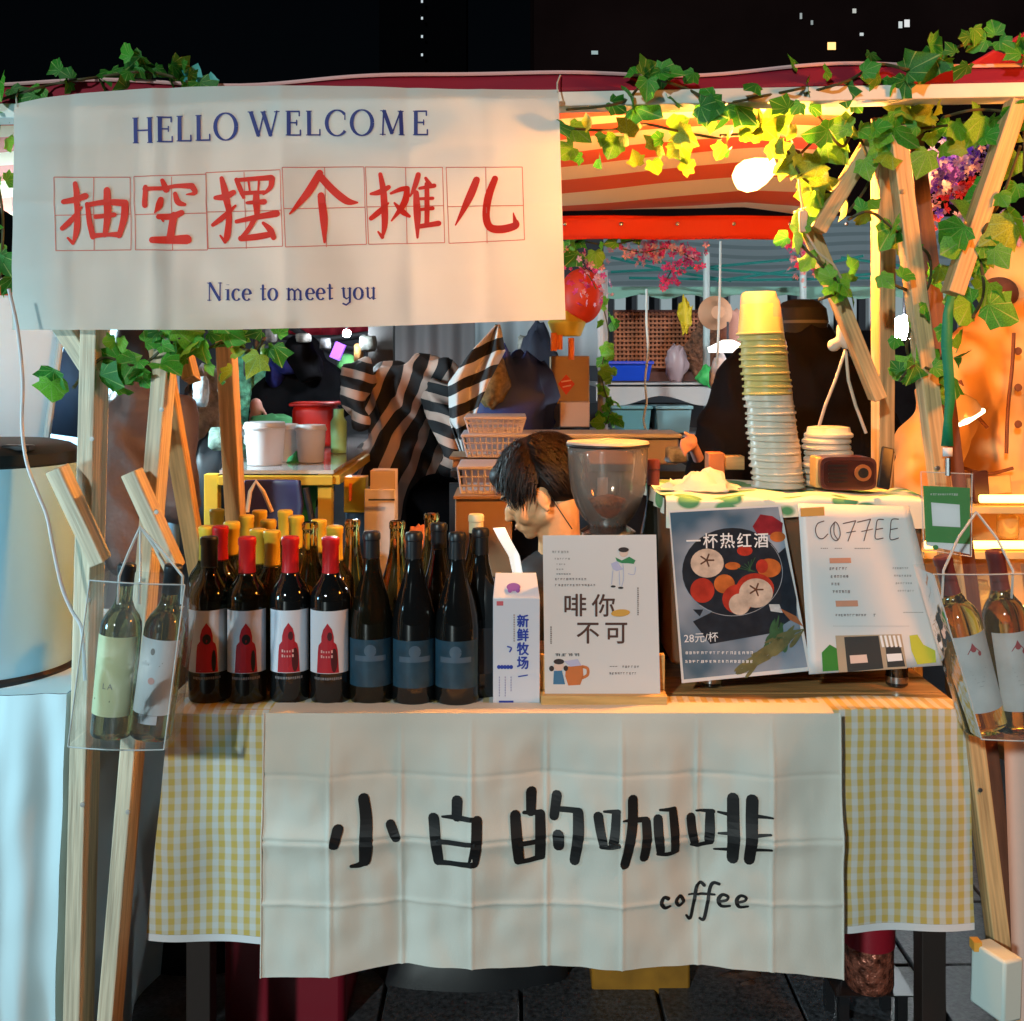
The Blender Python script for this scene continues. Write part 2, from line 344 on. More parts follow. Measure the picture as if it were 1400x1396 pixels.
# ---------------- stall frame ----------------
st = thing('market_stall', 'wooden night market stall frame under red and white striped awning', 'market stall', (0, 2.0, 0))
def bm(name, x0, y0, d0, x1, y1, d1, w, h, m=WOOD, roll=0): return beam(name, P(x0, y0, d0), P(x1, y1, d1), w, h, m, st, roll=roll)
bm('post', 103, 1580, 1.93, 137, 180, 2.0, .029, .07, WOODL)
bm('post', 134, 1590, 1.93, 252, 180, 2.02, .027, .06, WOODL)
bm('post', 292, 900, 2.50, 188, 300, 2.10, .036, .035)
bm('post', 352, 1250, 2.72, 300, 300, 2.25, .034, .05)
bm('post', 1205, 1180, 2.72, 1208, 163, 2.05, .032, .05)
bm('post', 1392, 1500, 1.98, 1223, 175, 2.03, .030, .04)
tag(bm('post', 1402, 1460, 2.10, 1245, 170, 2.12, .030, .04, WOODD), label='dark brown stained timber behind the orange one')
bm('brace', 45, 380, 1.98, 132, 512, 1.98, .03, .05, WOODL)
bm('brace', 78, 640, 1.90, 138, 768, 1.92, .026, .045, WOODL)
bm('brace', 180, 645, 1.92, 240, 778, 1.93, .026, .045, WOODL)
bm('brace', 232, 400, 2.10, 262, 520, 2.05, .024, .04)
bm('brace', 1390, 140, 1.98, 1302, 402, 1.98, .030, .04)
bm('brace', 1200, 178, 2.08, 1117, 315, 2.10, .028, .04)
bm('brace', 1096, 285, 2.14, 1200, 545, 2.18, .026, .04)
bm('rail', 60, 1188, 2.12, 106, 1258, 2.10, .045, .03)
bm('rail', 300, 1150, 2.5, 1300, 1150, 2.5, .03, .06)
# awning
zl = P(0, 158, 2.0).z; zr = P(0, 126, 2.0).z; xl = P(-80, 0, 2.0).x; xr = P(1450, 0, 2.0).x
def railz(x): return zl+(zr-zl)*(x-xl)/(xr-xl)
RAILM = mat('white_rail', (.70, .68, .62), .5, bump=.2, bs=30, var=.12, vs=12)
beam('front_rail', (xl, 2.0, railz(xl)), (xr, 2.0, railz(xr)), .026, .055, RAILM, st)
CAN1 = striped('awning_stripes', (.66, .085, .02), (.80, .58, .34), .27, (.22, 1, 0), .5, transl=.25, warp=.02, wsc=2, phase=.30)
cm = MB()
def canopy(u, v):
    y = 2.02+v*1.33; x0, x1 = -1.45, .665+.19*v; x = x0+(x1-x0)*u
    z = railz(x)+.012-.02*v + .055*math.sin(math.pi*min(1, v*1.1))*(.8+.2*math.sin(u*9)) + .008*pnoise(Vector((x*3, y*3, 0)))
    if u > .93: z -= (u-.93)*.35*(v)
    return Vector((x, y, z))
cm.grid(canopy, 60, 40).build('canopy', CAN1, st, at=(0, 2.02, railz(0)))
REDC = mat('red_awning_cloth', (.30, .010, .03), .7, bump=.3, bs=30, transl=.15)
REDO = mat('orange_red_valance', (.66, .035, .008), .65, bump=.3, bs=20, transl=.3)
MB().grid(lambda u, v: Vector((xl+(xr-xl)*u, 1.985+.012*math.sin(u*30)+.02*v, railz(xl+(xr-xl)*u)+.014+v*(.036+.006*math.sin(u*17)))), 80, 4).build('front_valance', REDC, st, solid=.002)
MB().tube([(xl+(xr-xl)*i/60, 2.0+.012*math.sin(i*.5), railz(xl+(xr-xl)*i/60)+.052+.006*math.sin(i/60*17)) for i in range(61)], .0035, 6).build('hem', mat('pink_hem', (.75, .45, .45), .6), st)
MB().grid(lambda u, v: Vector((-1.45+2.33*u, 3.36+.01*math.sin(u*40), railz(0)-.018-v*.072)), 60, 4).build('back_valance', REDO, st, solid=.002)
for i in range(9):
    if i: clone(ey, Vector((-.35+i*.17, 3.345, railz(0)-.045)), None, st).location = Vector((-.35+i*.17, 3.345, railz(0)-.045))-wl(st)
    else: ey = MB().lathe([(.003, -.002), (.006, 0), (.003, .002)], (0, 0, 0), 12, Euler((math.pi/2, 0, 0)).to_matrix()).build('eyelet', CHROME, st, at=(0, 0, 0)); ey.location = Vector((-.35, 3.345, railz(0)-.045))-wl(st)
# side canopy piece far left and neighbour red roof top right
nr = MB().grid(lambda u, v: P(1325+150*u, 96-(48*u)*(1-v)+8*v, 2.6+.5*v)+Vector((0, 0, 0)), 10, 6)
nr = MB().add([P(1322, 92, 2.7), P(1480, 0, 2.7), P(1480, 120, 3.3), P(1330, 120, 3.3)], [(0, 1, 2, 3)]).build('red_tent_roof', REDC, None, solid=.01)
tag(nr, 'dark red sloping tent roof peeking above the stall at upper right', 'tent roof')

# ---------------- upper banner ----------------
def lerp_tab(t, x):
    for (a, b), (c, d_) in zip(t, t[1:]):
        if x <= c: return b+(d_-b)*(x-a)/(c-a)
    return t[-1][1]
D1 = 1.935
top1 = [(0, 143), (18, 141), (60, 133), (100, 127), (180, 121), (260, 118), (500, 119), (640, 122), (800, 121)]
bot1 = [(0, 451), (300, 451), (520, 446), (800, 436)]
def crease(x, c, w, a): return a*math.exp(1-math.sqrt(1+((x-c)/w*1.6)**2))
def rip1(X, Y):
    r = .007*math.sin(X/95.0)*math.sin(Y/130+.6)+.004*pnoise(Vector((X/60, Y/80, 0)))
    for c, a in ((98, .0022), (210, -.003), (232, .002), (388, -.0028), (560, .003), (662, -.002)): r += crease(X, c+((Y-280)*.02), 12, a*1.1)
    for c, a in ((277, -.003), (196, .0015), (365, -.001)): r += crease(Y, c, 10, a*1.1)
    r += .010*max(0, (60-X)/60)**2
    return r
def f1(X, Y, off=0): p = P(X, Y, D1); p.y += rip1(X, Y)-off; return p
bn = thing('hanging_banner', 'cream cloth banner with six red brush characters and HELLO WELCOME in blue', 'banner', P(390, 450, D1))
def g1(u, v):
    Y0 = 1-v; X = 16+752*u; X = (17+(764-17)*u)*(1-Y0*0)+((14+(773-14)*u)-(17+(764-17)*u))*Y0
    t, b_ = lerp_tab(top1, X), lerp_tab(bot1, X); Y = b_+(t-b_)*v
    return f1(X, Y)
MB().grid(g1, 150, 66).build('cloth', CLOTH, bn, angle=None if False else 80)
for i, (x, y) in enumerate(((22, 145), (762, 125))):
    MB().tube([f1(x, y, .002), P(x, y-12, 1.96), P(x+4, y-22, 1.985)], .0015, 6).build('tie_string', mat('string', (.6, .58, .5)), bn)
Z3 = ((70, 220), 4.242); Z4 = ((380, 220), 4.118); O1 = .0016
R_ = {
 3: [ # chou kong bai
  ([(75,238),(140,225),(198,205)],[30,38,40]), ([(135,130),(148,200),(152,290),(148,400),(128,478)],[28,38,34,38,14]), ([(66,392),(110,350),(178,270)],[28,32,12]), ([(98,448),(126,478)],[14,20]),
  ([(212,252),(222,350),(243,440)],[26,32,34]), ([(215,256),(320,240),(425,245)],[26,34,42]), ([(430,245),(422,330),(395,435)],[42,42,30]), ([(322,170),(328,300),(312,430)],[40,44,28]), ([(258,325),(365,312)],[26,28]), ([(243,435),(330,428),(392,428)],[30,24,36]),
  ([(642,112),(665,165)],[24,40]), ([(545,152),(545,258)],[30,34]), ([(540,162),(640,158),(720,145),(815,145)],[26,24,24,36]), ([(815,145),(835,185),(785,195)],[36,28,8]), ([(638,225),(628,262),(603,302)],[34,38,8]), ([(718,190),(738,240),(778,255)],[26,36,20]),
  ([(625,325),(700,322),(758,302)],[30,38,34]), ([(640,325),(650,350)],[24,12]), ([(712,318),(700,380),(690,452)],[46,44,46]), ([(590,460),(690,458),(790,456)],[38,46,56]),
  ([(955,215),(1010,210),(1060,185)],[26,40,32]), ([(990,102),(1012,190),(1032,300),(1022,430),(1008,474)],[26,44,34,38,14]), ([(940,372),(1000,325),(1072,262)],[24,32,14]), ([(982,434),(1010,470)],[12,22]),
  ([(1078,112),(1100,165),(1120,215)],[26,30,20]), ([(1080,115),(1180,106),(1280,100)],[24,26,34]), ([(1285,105),(1275,155),(1235,195)],[36,30,14]), ([(1148,120),(1156,180)],[14,12]), ([(1208,115),(1204,178)],[14,12]), ([(1108,190),(1240,184)],[26,22]),
  ([(1140,246),(1240,240)],[18,34]), ([(1192,190),(1195,250),(1196,325)],[34,42,30]), ([(1075,352),(1190,328),(1312,308)],[24,32,40]), ([(1182,335),(1150,390),(1110,442)],[34,28,30]), ([(1100,450),(1200,440),(1285,425)],[34,38,34]), ([(1232,362),(1272,400),(1292,445)],[20,38,34])],
 4: [([(238,72),(165,190),(70,300)],[40,44,10]), ([(232,80),(310,165),(390,228),(450,238)],[40,44,42,12]), ([(245,198),(260,330),(263,458)],[40,46,14]),
  ([(525,188),(575,178),(625,150)],[16,34,26]), ([(578,78),(597,190),(602,350),(588,432)],[24,38,36,12]), ([(525,325),(575,285),(625,240)],[26,32,10]), ([(565,400),(588,430)],[12,22]),
  ([(638,185),(690,162),(728,155)],[16,26,30]), ([(728,155),(712,240),(640,338)],[30,38,10]), ([(658,240),(700,285),(740,312)],[12,34,18]),
  ([(790,78),(772,140),(745,200)],[30,30,10]), ([(778,180),(784,300),(786,432)],[32,42,14]), ([(832,98),(855,135)],[18,30]), ([(838,130),(840,250),(838,362)],[26,30,28]), ([(798,155),(880,140)],[18,26]), ([(798,215),(872,212)],[18,20]), ([(798,275),(872,268)],[18,22]), ([(795,370),(905,352)],[26,32]),
  ([(1118,108),(1075,215),(1000,362)],[40,44,8]), ([(1222,100),(1186,200),(1172,310),(1195,375),(1262,385),(1335,365),(1342,345)],[36,44,42,44,46,42,30]), ([(1340,360),(1325,292)],[36,6])]}
for k, (i, j) in ((3, (0, 10)), (3, (10, 20)), (3, (20, 99)), (4, (0, 3)), (4, (3, 18)), (4, (18, 99))):
    o_, s_ = (Z3, Z4)[k-3]; strokes('brush_character', R_[k][i:j], o_, s_, f1, INKR, bn, O1)
ln = MB(); n_ = 0
for x0, x1, yt0, yt1, yb0, yb1 in ((73,177,242,242,343,342),(182,281,241,238,342,342),(281,384,236,233,340,337),(387,498,230,229,338,334),(500,605,229,229,334,332),(610,714,229,228,333,328)):
    xm = (x0+x1)/2+2; ym0 = (yt0+yb0)/2+2
    for a, b_ in (((x0,yt0),(x1,yt1)),((x1,yt1),(x1+3,yb1)),((x0+4,yb0),(x1+3,yb1)),((x0,yt0),(x0+4,yb0)),((xm,yt0),(xm+2,yb0)),((x0+2,ym0),(x1+1,ym0-2))):
        pts = [(a[0]+(b_[0]-a[0])*t/8, a[1]+(b_[1]-a[1])*t/8) for t in range(9)]
        ribbon(ln, pts, 1.1, f1, .0008+n_*.00001, curve=False, cap=0); n_ += 1
ln.build('grid_lines', INKL, bn, angle=None)
# serif lettering, built stroke by stroke (units: cap height 1, baseline 0, y up)
G = {
 'H': (.86, [((.14,0),(.14,1),.13),((.72,0),(.72,1),.13),((.14,.5),(.72,.5),.05)], [(.14,0),(.14,1),(.72,0),(.72,1)]),
 'E': (.68, [((.14,0),(.14,1),.13),((.1,.975),(.56,.975),.05),((.1,.52),(.46,.52),.05),((.1,.025),(.6,.025),.05),((.57,.98),(.57,.80),.05),((.61,.02),(.61,.22),.05),((.46,.42),(.46,.62),.04)], [(.14,0),(.14,1)]),
 'L': (.66, [((.14,0),(.14,1),.13),((.1,.025),(.56,.025),.05),((.58,.02),(.58,.24),.05)], [(.14,0),(.14,1)]),
 'O': (.96, ['O', (.48,.5,.42,.52)], []),
 'C': (.84, ['C', (.48,.5,.42,.52)], []),
 'W': (1.24, [((.08,1),(.40,0),.13),((.40,0),(.64,1),.055),((.58,1),(.90,0),.13),((.90,0),(1.16,1),.055)], [(.08,1),(.60,1),(1.16,1)]),
 'M': (1.12, [((.16,0),(.20,1),.055),((.20,1),(.54,.05),.13),((.54,.05),(.88,1),.05),((.88,1),(.92,0),.13)], [(.16,0),(.92,0),(.18,1),(.88,1)]),
 'N': (.90, [((.14,0),(.14,1),.055),((.14,1),(.74,0),.13),((.74,0),(.74,1),.055)], [(.14,0),(.12,1),(.74,1)]),
 'i': (.34, [((.16,0),(.16,.62),.11),((.16,.86),(.16,.88),.13)], [(.16,0),(.12,.62)]),
 'c': (.50, ['C', (.26,.31,.21,.32)], []),
 'e': (.52, ['C', (.26,.31,.21,.32), ((.06,.34),(.44,.34),.05),((.44,.34),(.42,.52),.06)], []),
 't': (.40, [((.18,.02),(.18,.82),.10),((.04,.62),(.34,.62),.05),((.18,.02),(.34,.06),.06)], []),
 'o': (.58, ['O', (.28,.31,.23,.33)], []),
 'm': (.94, [((.14,0),(.14,.62),.10),((.46,0),(.46,.48),.10),((.78,0),(.78,.48),.10),((.16,.48),(.32,.60),.06),((.32,.60),(.46,.46),.08),((.48,.48),(.64,.60),.06),((.64,.60),(.78,.46),.08)], [(.14,0),(.46,0),(.78,0),(.12,.62)]),
 'y': (.58, [((.10,.62),(.14,.12),.10),((.14,.12),(.28,.02),.07),((.28,.02),(.46,.14),.05),((.46,.62),(.46,-.16),.10),((.46,-.16),(.26,-.32),.07),((.26,-.32),(.08,-.24),.08)], [(.10,.62),(.44,.62)]),
 'u': (.62, [((.14,.62),(.16,.12),.10),((.16,.12),(.28,.02),.07),((.28,.02),(.46,.14),.05),((.48,.62),(.48,0),.10)], [(.12,.62),(.46,.62),(.50,0)]),
 ' ': (.34, [], [])}
def serif(name, s, x, y, h, fn, mt, parent, off, dy=0, sp=1.0):
    mb = MB(); k = 0
    for ch in s:
        adv, st_, sf = G[ch]
        T = lambda p: (x+p[0]*h, y-p[1]*h)
        it = list(st_)
        if it and it[0] in ('O', 'C'):
            cx, cy, rx, ry = it[1]; a0, a1 = (0, 360) if it[0] == 'O' else (42, 322)
            if s.islower() is False and ch == 'e': a0, a1 = 5, 318
            pts = []; ws = []
            for i in range(25):
                q = math.radians(a0+(a1-a0)*i/24); pts.append(T((cx+rx*math.cos(q), cy+ry*math.sin(q)))); ws.append(h*(.055+.105*abs(math.cos(q))**1.3))
            ribbon(mb, pts, ws, fn, off+k*.00001, curve=False, cap=0); k += 1
            if ch == 'C': ribbon(mb, [T((.80,.86)), T((.80,.62))], .05*h, fn, off+k*.00001, cap=0); k += 1
            it = it[2:]
        for a, b_, w in it:
            ribbon(mb, [T(a), T(b_)], w*h*1.22, fn, off+k*.00001, cap=0 if w > .1 else 3); k += 1
        for p in sf:
            yy = p[1]+(.02 if p[1] == 0 else -.02); ribbon(mb, [T((p[0]-.12, yy)), T((p[0]+.12, yy))], .04*h, fn, off+k*.00001, cap=0); k += 1
        x += adv*h*sp; y += dy*adv*h
    return mb.build(name, mt, parent, angle=None)
serif('blue_lettering', 'HELLO', 179, 195, 35, f1, INKB, bn, O1, dy=-.04, sp=1.13)
serif('blue_lettering', 'WELCOME', 341, 187, 33.5, f1, INKB, bn, O1, dy=-.01, sp=1.21)
serif('blue_lettering', 'Nice to meet you', 283, 411, 24.5, f1, INKB, bn, O1, dy=-.012, sp=1.13)

# ---------------- table, gingham cloth, lower banner ----------------
TZ = .779
tb = thing('stall_table', 'plank topped stall table carrying the bottles and menus', 'table', (.09, 2.25, 0))
for i in range(5):
    if i == 0: b0 = MB().box((.09, 2.052, TZ-.012), (1.46, .098, .024)).build('plank', WOODP, tb, bevel=.002)
    else: clone(b0, None, None, tb).location = b0.location+Vector((0, .101*i, random.uniform(-.0007, .0007)))
for x in (-.58, .78):
    for y in (2.07, 2.45): beam('leg', (x, y, 0), (x, y, TZ-.026), .045, .045, mat('shade_dark_leg', (.02, .012, .01), .6), tb)  # legs coloured near black to carry the shade under the table
MB().box((.09, 2.06, TZ-.06), (1.38, .02, .06)).build('apron', WOODD, tb)
def fg(X, Y, off=0):
    p = P(X, Y, 1.99); p.y += .004*math.sin(X/21)*min(1, (Y-960)/200)+.006*pnoise(Vector((X/70, Y/90, 3)))*min(1, max(0, Y-975)/60)-off; return p
def gl(u, v):
    Y = 1268+6*math.sin(u*5)+(-293)*v+ (8*(1-u))*(1-v); Xl = 200+32*v; Xr = 1333-10*v
    return fg(Xl+(Xr-Xl)*u, Y)
gc = thing('gingham_tablecloth', 'yellow and white gingham cloth hanging over the table front', 'tablecloth', P(765, 1275, 1.99))
MB().grid(gl, 140, 34).build('front_drop', GING, gc, angle=80, at=P(765, 1275, 1.99))
MB().grid(lambda u, v: Vector((gl(u, 1).x, 1.99+.075*v+.012*v*math.sin(u*23)+(-.0+.0), TZ+.002+.001*v+(0 if v else -.0) )) if v > 0 else gl(u, 1), 140, 4).build('top_overlap', GING, gc, angle=80, at=P(765, 1275, 1.99))
MB().grid(lambda u, v: gl(u, 0)+Vector((0, -.0005, -.013*(1-v))), 140, 2).build('white_hem', mat('white_hem', (.72, .70, .72), .7), gc, angle=80)
D2 = 1.935
bot2 = [(350, 1338), (420, 1334), (560, 1324), (750, 1323), (960, 1322), (1060, 1328), (1160, 1342)]
def rip2(X, Y):
    t = min(1, max(0, (Y-972)/90)); r = 0
    for k, c in enumerate((452, 548, 645, 748, 850, 955, 1055)):
        r += crease(X, c+(Y-1150)*.006, 34, (.014 if k % 2 else -.010))*(1.0+.5*math.sin(Y/70+k*2))
        r += crease(X, c, 2.2, -.0035)
    r += crease(Y, 1147, 16, -.010)+crease(Y, 1147, 2.2, .004)+crease(Y, 1000, 16, .003)+crease(Y, 1235, 2.5, -.003)+crease(Y, 1060, 2.5, .002)
    r += .008*pnoise(Vector((X/95, Y/125, 1.7)))+.004*pnoise(Vector((X/30, Y/45, 5)))
    return r*t*(.75+.25*min(1, (1350-Y)/250+.4))
def f2(X, Y, off=0): p = P(X, Y, D2); p.y += rip2(X, Y)-off; return p
lb = thing('coffee_banner', 'cream canvas banner with five black handwritten characters and the word coffee', 'banner', P(755, 1340, D2))
def g2(u, v):
    X = 362+(1148-362)*u+(-5*(1-u)+5*u)*(1-v); Y = lerp_tab(bot2, X)+(975-lerp_tab(bot2, X))*v; return f2(X, Y)
MB().grid(g2, 320, 150).build('cloth', CANVAS, lb, angle=80)
MB().grid(lambda u, v: Vector((g2(u, 1).x, D2+.09*v, TZ+.0052-.004*(1-v)**4)) if v else g2(u, 1), 60, 4).build('top_fold', CANVAS, lb, angle=80)
MB().tube([g2(0, v/20)+Vector((-.001, -.001, 0)) for v in range(21)], .0016, 6).build('side_hem', CANVAS, lb)
MB().tube([g2(1, v/20)+Vector((.001, -.001, 0)) for v in range(21)], .0016, 6).build('side_hem', CANVAS, lb)
A_ = [([(285,130),(300,250),(300,400),(293,490)],[62,68,76,66]), ([(300,490),(260,512),(218,515)],[52,34,22]), ([(142,295),(122,378)],[62,56]), ([(438,285),(470,362)],[52,54]),
 ([(828,132),(825,225)],[62,58]), ([(690,245),(702,370),(718,490)],[62,62,56]), ([(742,232),(820,230),(945,240)],[14,30,28]), ([(942,245),(940,370),(922,480)],[60,62,62]), ([(715,500),(800,500),(925,490)],[32,30,36]), ([(720,374),(930,370)],[30,26]),
 ([(1163,230),(1172,350),(1185,480)],[60,64,60]), ([(1257,105),(1255,215)],[62,56]), ([(1214,220),(1310,225)],[20,34]), ([(1308,235),(1310,350),(1308,470)],[58,62,60]), ([(1190,388),(1310,386)],[28,28]), ([(1185,493),(1250,492),(1320,480)],[30,28,34])]
B_ = [([(88,125),(72,240)],[56,52]), ([(100,200),(215,200)],[32,34]), ([(207,210),(207,330),(186,480)],[58,62,54]), ([(95,342),(97,400)],[64,60]),
 ([(318,222),(330,300),(345,370)],[54,52,48]), ([(352,195),(430,192)],[14,28]), ([(418,205),(412,290),(400,365)],[48,50,54]), ([(335,384),(385,382),(428,372)],[26,26,26]), ([(512,127),(508,270),(465,482)],[56,58,52]), ([(458,238),(520,240),(590,242)],[10,26,30]), ([(588,252),(590,340),(575,448)],[50,54,52]), ([(655,240),(658,330),(668,420)],[52,54,46]), ([(668,192),(750,192)],[14,28]), ([(742,205),(750,310),(752,420)],[48,52,48]), ([(655,434),(710,438),(765,428)],[22,26,26]),
 ([(848,252),(855,330),(868,392)],[52,52,44]), ([(880,214),(970,215)],[12,28]), ([(955,228),(955,300),(950,375)],[48,54,54]), ([(852,402),(890,408),(960,388)],[22,26,26]), ([(1080,132),(1080,300),(1076,466)],[66,68,62]), ([(1182,128),(1178,300),(1168,468)],[66,66,62]), ([(1000,214),(1075,224)],[14,24]), ([(1000,330),(1075,322)],[12,22]), ([(978,428),(1075,412)],[12,24]), ([(1180,218),(1290,220)],[28,12]), ([(1180,325),(1280,312)],[24,12]), ([(1180,408),(1282,398)],[24,16]),
 ([(715,695),(692,688),(676,718),(695,745),(724,738)],[22,18,22,20,16]), ([(783,692),(762,716),(780,744),(805,722),(790,694)],[18,20,18,20,18]), ([(925,642),(905,628),(882,655),(862,760),(845,828),(822,808)],[20,18,18,18,18,12]), ([(838,694),(905,690),(980,684)],[10,15,12]), ([(1004,622),(975,620),(955,655),(937,760),(920,828),(898,824)],[18,18,18,18,18,14]),
 ([(1005,716),(1045,706),(1052,688),(1022,680),(1000,710),(1015,742),(1062,738)],[12,14,17,18,22,18,14]), ([(1105,716),(1145,706),(1152,688),(1122,680),(1100,710),(1115,742),(1162,738)],[12,14,17,18,22,18,14])]
for L_, o_, s_, cuts in ((A_, (430, 1060), 4.242, (0, 4, 10, 16)), (B_, (740, 1060), 4.118, (0, 4, 15, 27, len(B_)))):
    for i, j in zip(cuts, cuts[1:]): strokes('word_coffee' if i == 27 else 'black_character', L_[i:j], o_, s_, f2, INKK, lb, .0026)
# count check of red strokes keeps the six characters apart
# ---------------- bottles ----------------
BG = mat('dark_bottle_glass', (.030, .028, .018), .04, trans=.75, ior=1.5)
BG2 = mat('black_wine_glass', (.006, .007, .008), .05, coat=.4)
AG = mat('amber_glass', (.92, .62, .16), .04, trans=1, ior=1.45)
OG = mat('olive_glass', (.30, .26, .10), .04, trans=.95, ior=1.5)
CAPR = mat('red_capsule', (.55, .015, .02), .35, coat=.3); CAPY = mat('yellow_capsule', (.72, .46, .04), .4, coat=.2)
CAPK = mat('black_capsule', (.012, .014, .018), .35); CAPC = mat('cream_capsule', (.74, .66, .42), .4)
CAPN = mat('brown_capsule', (.13, .03, .03), .35)
LABW = mat('white_label_paper', (.66, .68, .76), .6); LABB = mat('petrol_blue_label', (.015, .055, .095), .45, var=.3, vs=30); LABY = mat('pale_yellow_label', (.62, .60, .34), .6)
LABG = mat('greyish_label', (.56, .50, .48), .6, var=.12, vs=20); REDH = mat('cloak_red', (.42, .012, .025), .6); REDD = mat('cloak_dark', (.07, .008, .012), .6)
BORD = [(0,.006),(.030,.002),(.0355,0),(.0375,.005),(.0375,.185),(.036,.197),(.030,.210),(.021,.222),(.0155,.236),(.0148,.245),(.0148,.284),(.0162,.286),(.0162,.297),(.014,.300),(.011,.2995)]
BURG = [(0,.006),(.034,.002),(.039,0),(.041,.006),(.041,.135),(.0385,.160),(.032,.188),(.023,.218),(.0165,.245),(.0148,.262),(.0145,.294),(.016,.296),(.016,.306),(.0138,.310),(.011,.3095)]
def cyl_fn(c, r):
    return lambda x, y, off=0: Vector((c[0]+(r+off)*math.sin(x/r), c[1]-(r+off)*math.cos(x/r), c[2]+y))
def bottle(prof, glass, cap, cap_z, kind, label, group=None, closed=True, cat='wine bottle'):
    t = thing('wine_bottle', label, cat, (0, 0, 0), group)
    MB().lathe(prof, seg=32).build('glass_body', glass, t, angle=50)
    if cap:
        pr = [(r+.0006, z) for r, z in prof if z >= cap_z and r > .012]; pr = [(pr[0][0], cap_z)]+pr+[(0, prof[-2][1]+.001)]
        MB().lathe(pr, seg=24).build('capsule', cap, t)
    rb = max(p[0] for p in prof); f = cyl_fn((0, 0, 0), rb)
    def lab(name, z0, z1, a, m): return MB().grid(lambda u, v: f((-a+2*a*u)*rb, z0+(z1-z0)*v, .0005), 24, 2).build(name, m, t, angle=80)
    if kind in ('hood', 'hoodtext'):
        lab('label', .056, .170, 1.15, LABW); g = lambda x, y, off=0: f(x, y, .0006+off)
        m = MB(); pts = [(-.0205,.057),(-.0185,.095),(-.017,.107),(-.0125,.113),(-.0115,.1135),(-.0112,.124),(-.008,.136),(0,.148),(.008,.137),(.0112,.124),(.0114,.1135),(.016,.109),(.0185,.098),(.021,.057)]
        for a, b_ in zip(pts, pts[1:]): m.add([g(a[0], .057, .0003), g(b_[0], .057, .0003), g(b_[0], b_[1], .0003), g(a[0], a[1], .0003)], [(0, 1, 2, 3)]) if b_[0] > a[0] else None
        m.build('cloak_print', REDH, t, angle=None)
        m = MB()
        if kind == 'hood': disc(m, .0005, .118, .0075, .0095, g, .0006); disc(m, .013, .078, .004, .02, g, .0006)
        else: disc(m, .004, .124, .0045, .008, g, .0006); disc(m, .012, .080, .006, .022, g, .0006)
        m.build('shadow_print', REDD if kind != 'hood' else INKK, t, angle=None)
        if kind == 'hoodtext':
            m = MB()
            for yy in (.094, .085):
                for k, (w, h) in enumerate(((.003, .006), (.002, .004), (.0022, .004), (.002, .004), (.003, .006))): qrect(m, -.012+k*.0046, yy, -.012+k*.0046+w, yy+h*.85, g, .0007)
            m.build('pale_print', mat('pink_print', (.70, .38, .36), .6), t, angle=None)
        else:
            m = MB(); qrect(m, -.012, .061, .010, .0615, g, .0007); m.build('pale_print', mat('pink_print', (.70, .38, .36), .6), t, angle=None)
        m = MB(); r = random.Random(3); x = -.026
        while x < .026: w = .0015+.002*r.random(); qrect(m, x, .044+(.001*r.random()), x+w, .049, g, .0001); x += w+.0012
        m.build('silver_print', mat('silver_print', (.18, .18, .19), .4), t, angle=None)
    elif kind == 'blue':
        lab('label', .032, .118, 1.2, LABB); g = lambda x, y, off=0: f(x, y, .0006+off)
        m = MB(); 
        ribbon(m, [(.006*math.cos(q/3), .098+.0065*math.sin(q/3)) for q in range(20)], .0012, g, .0003, curve=False, cap=0); disc(m, 0, .098, .003, .003, g, .0003)
        ribbon(m, [(-.03+.003*q, .084) for q in range(21)], .0008, g, .0003, cap=0); m.build('emblem_print', mat('steel_blue_ink', (.07, .12, .18), .4), t, angle=None)
    elif kind == 'yellow_la':
        lab('label', .040, .178, 1.2, LABY); g = lambda x, y, off=0: f(x, -y, .0006+off)
        text('letters', 'LA', -.012, -.088, .014, g, INKG, t, off=.0004, spacing=1.4)
        m = MB(); qrect(m, -.030, -.066, .004, -.069, g, .0004); m.build('dark_print', INKK, t, angle=None)
    elif kind == 'white_emblem':
        lab('label', .046, .176, 1.1, mat('cool_white_label', (.66, .70, .76), .6)); lab('lower_label', .030, .0455, .45, LABW); g = lambda x, y, off=0: f(x, y, .0006+off)
        m = MB(); disc(m, -.006, .155, .004, .006, g, .0004); qrect(m, -.018, .136, .014, .1375, g, .0004); qrect(m, -.012, .131, .010, .132, g, .0004); m.build('dark_print', INKG, t, angle=None)
        m = MB(); disc(m, -.002, .105, .006, .006, g, .0004); m.build('pale_print', mat('pink_print', (.70, .38, .36), .6), t, angle=None)
    elif kind == 'red_emblem':
        lab('label', .040, .170, 1.1, LABG); g = lambda x, y, off=0: f(x, y, .0006+off)
        m = MB(); disc(m, 0, .146, .0045, .004, g, .0004); poly(m, [(-.012,.140),(.012,.140),(.004,.150),(0,.158),(-.004,.150)], g, .0005); disc(m, .009, .138, .003, .004, g, .0006); m.build('emblem_print', mat('dull_red_ink', (.38, .05, .06), .6), t, angle=None)
        m = MB()
        for k in range(5): qrect(m, -.014+.002*k, .112-.007*k, .014-.003*k, .1125-.007*k, g, .0004)
        m.build('grey_print', INKG, t, angle=None)
    elif kind == 'plain_dark': lab('label', .045, .13, 1.2, mat('near_black_label', (.02, .02, .024), .5))
    return t
def put(o, X, d, z=TZ+.003, tilt=None, rz=0):
    p = P(X, 500, d); o.location = (p.x, p.y, z); o.rotation_euler = (0, 0, rz-math.atan2(p.x, p.y)*.5); _w[o.name] = Vector(o.location); return o
G1 = 'bottles with a red hooded cloak on the label'
h1 = bottle(BORD, BG, CAPK, .245, 'hood', 'black topped bottle with dark cloaked figure label, leftmost of the front row', G1); put(h1, 286, 2.062)
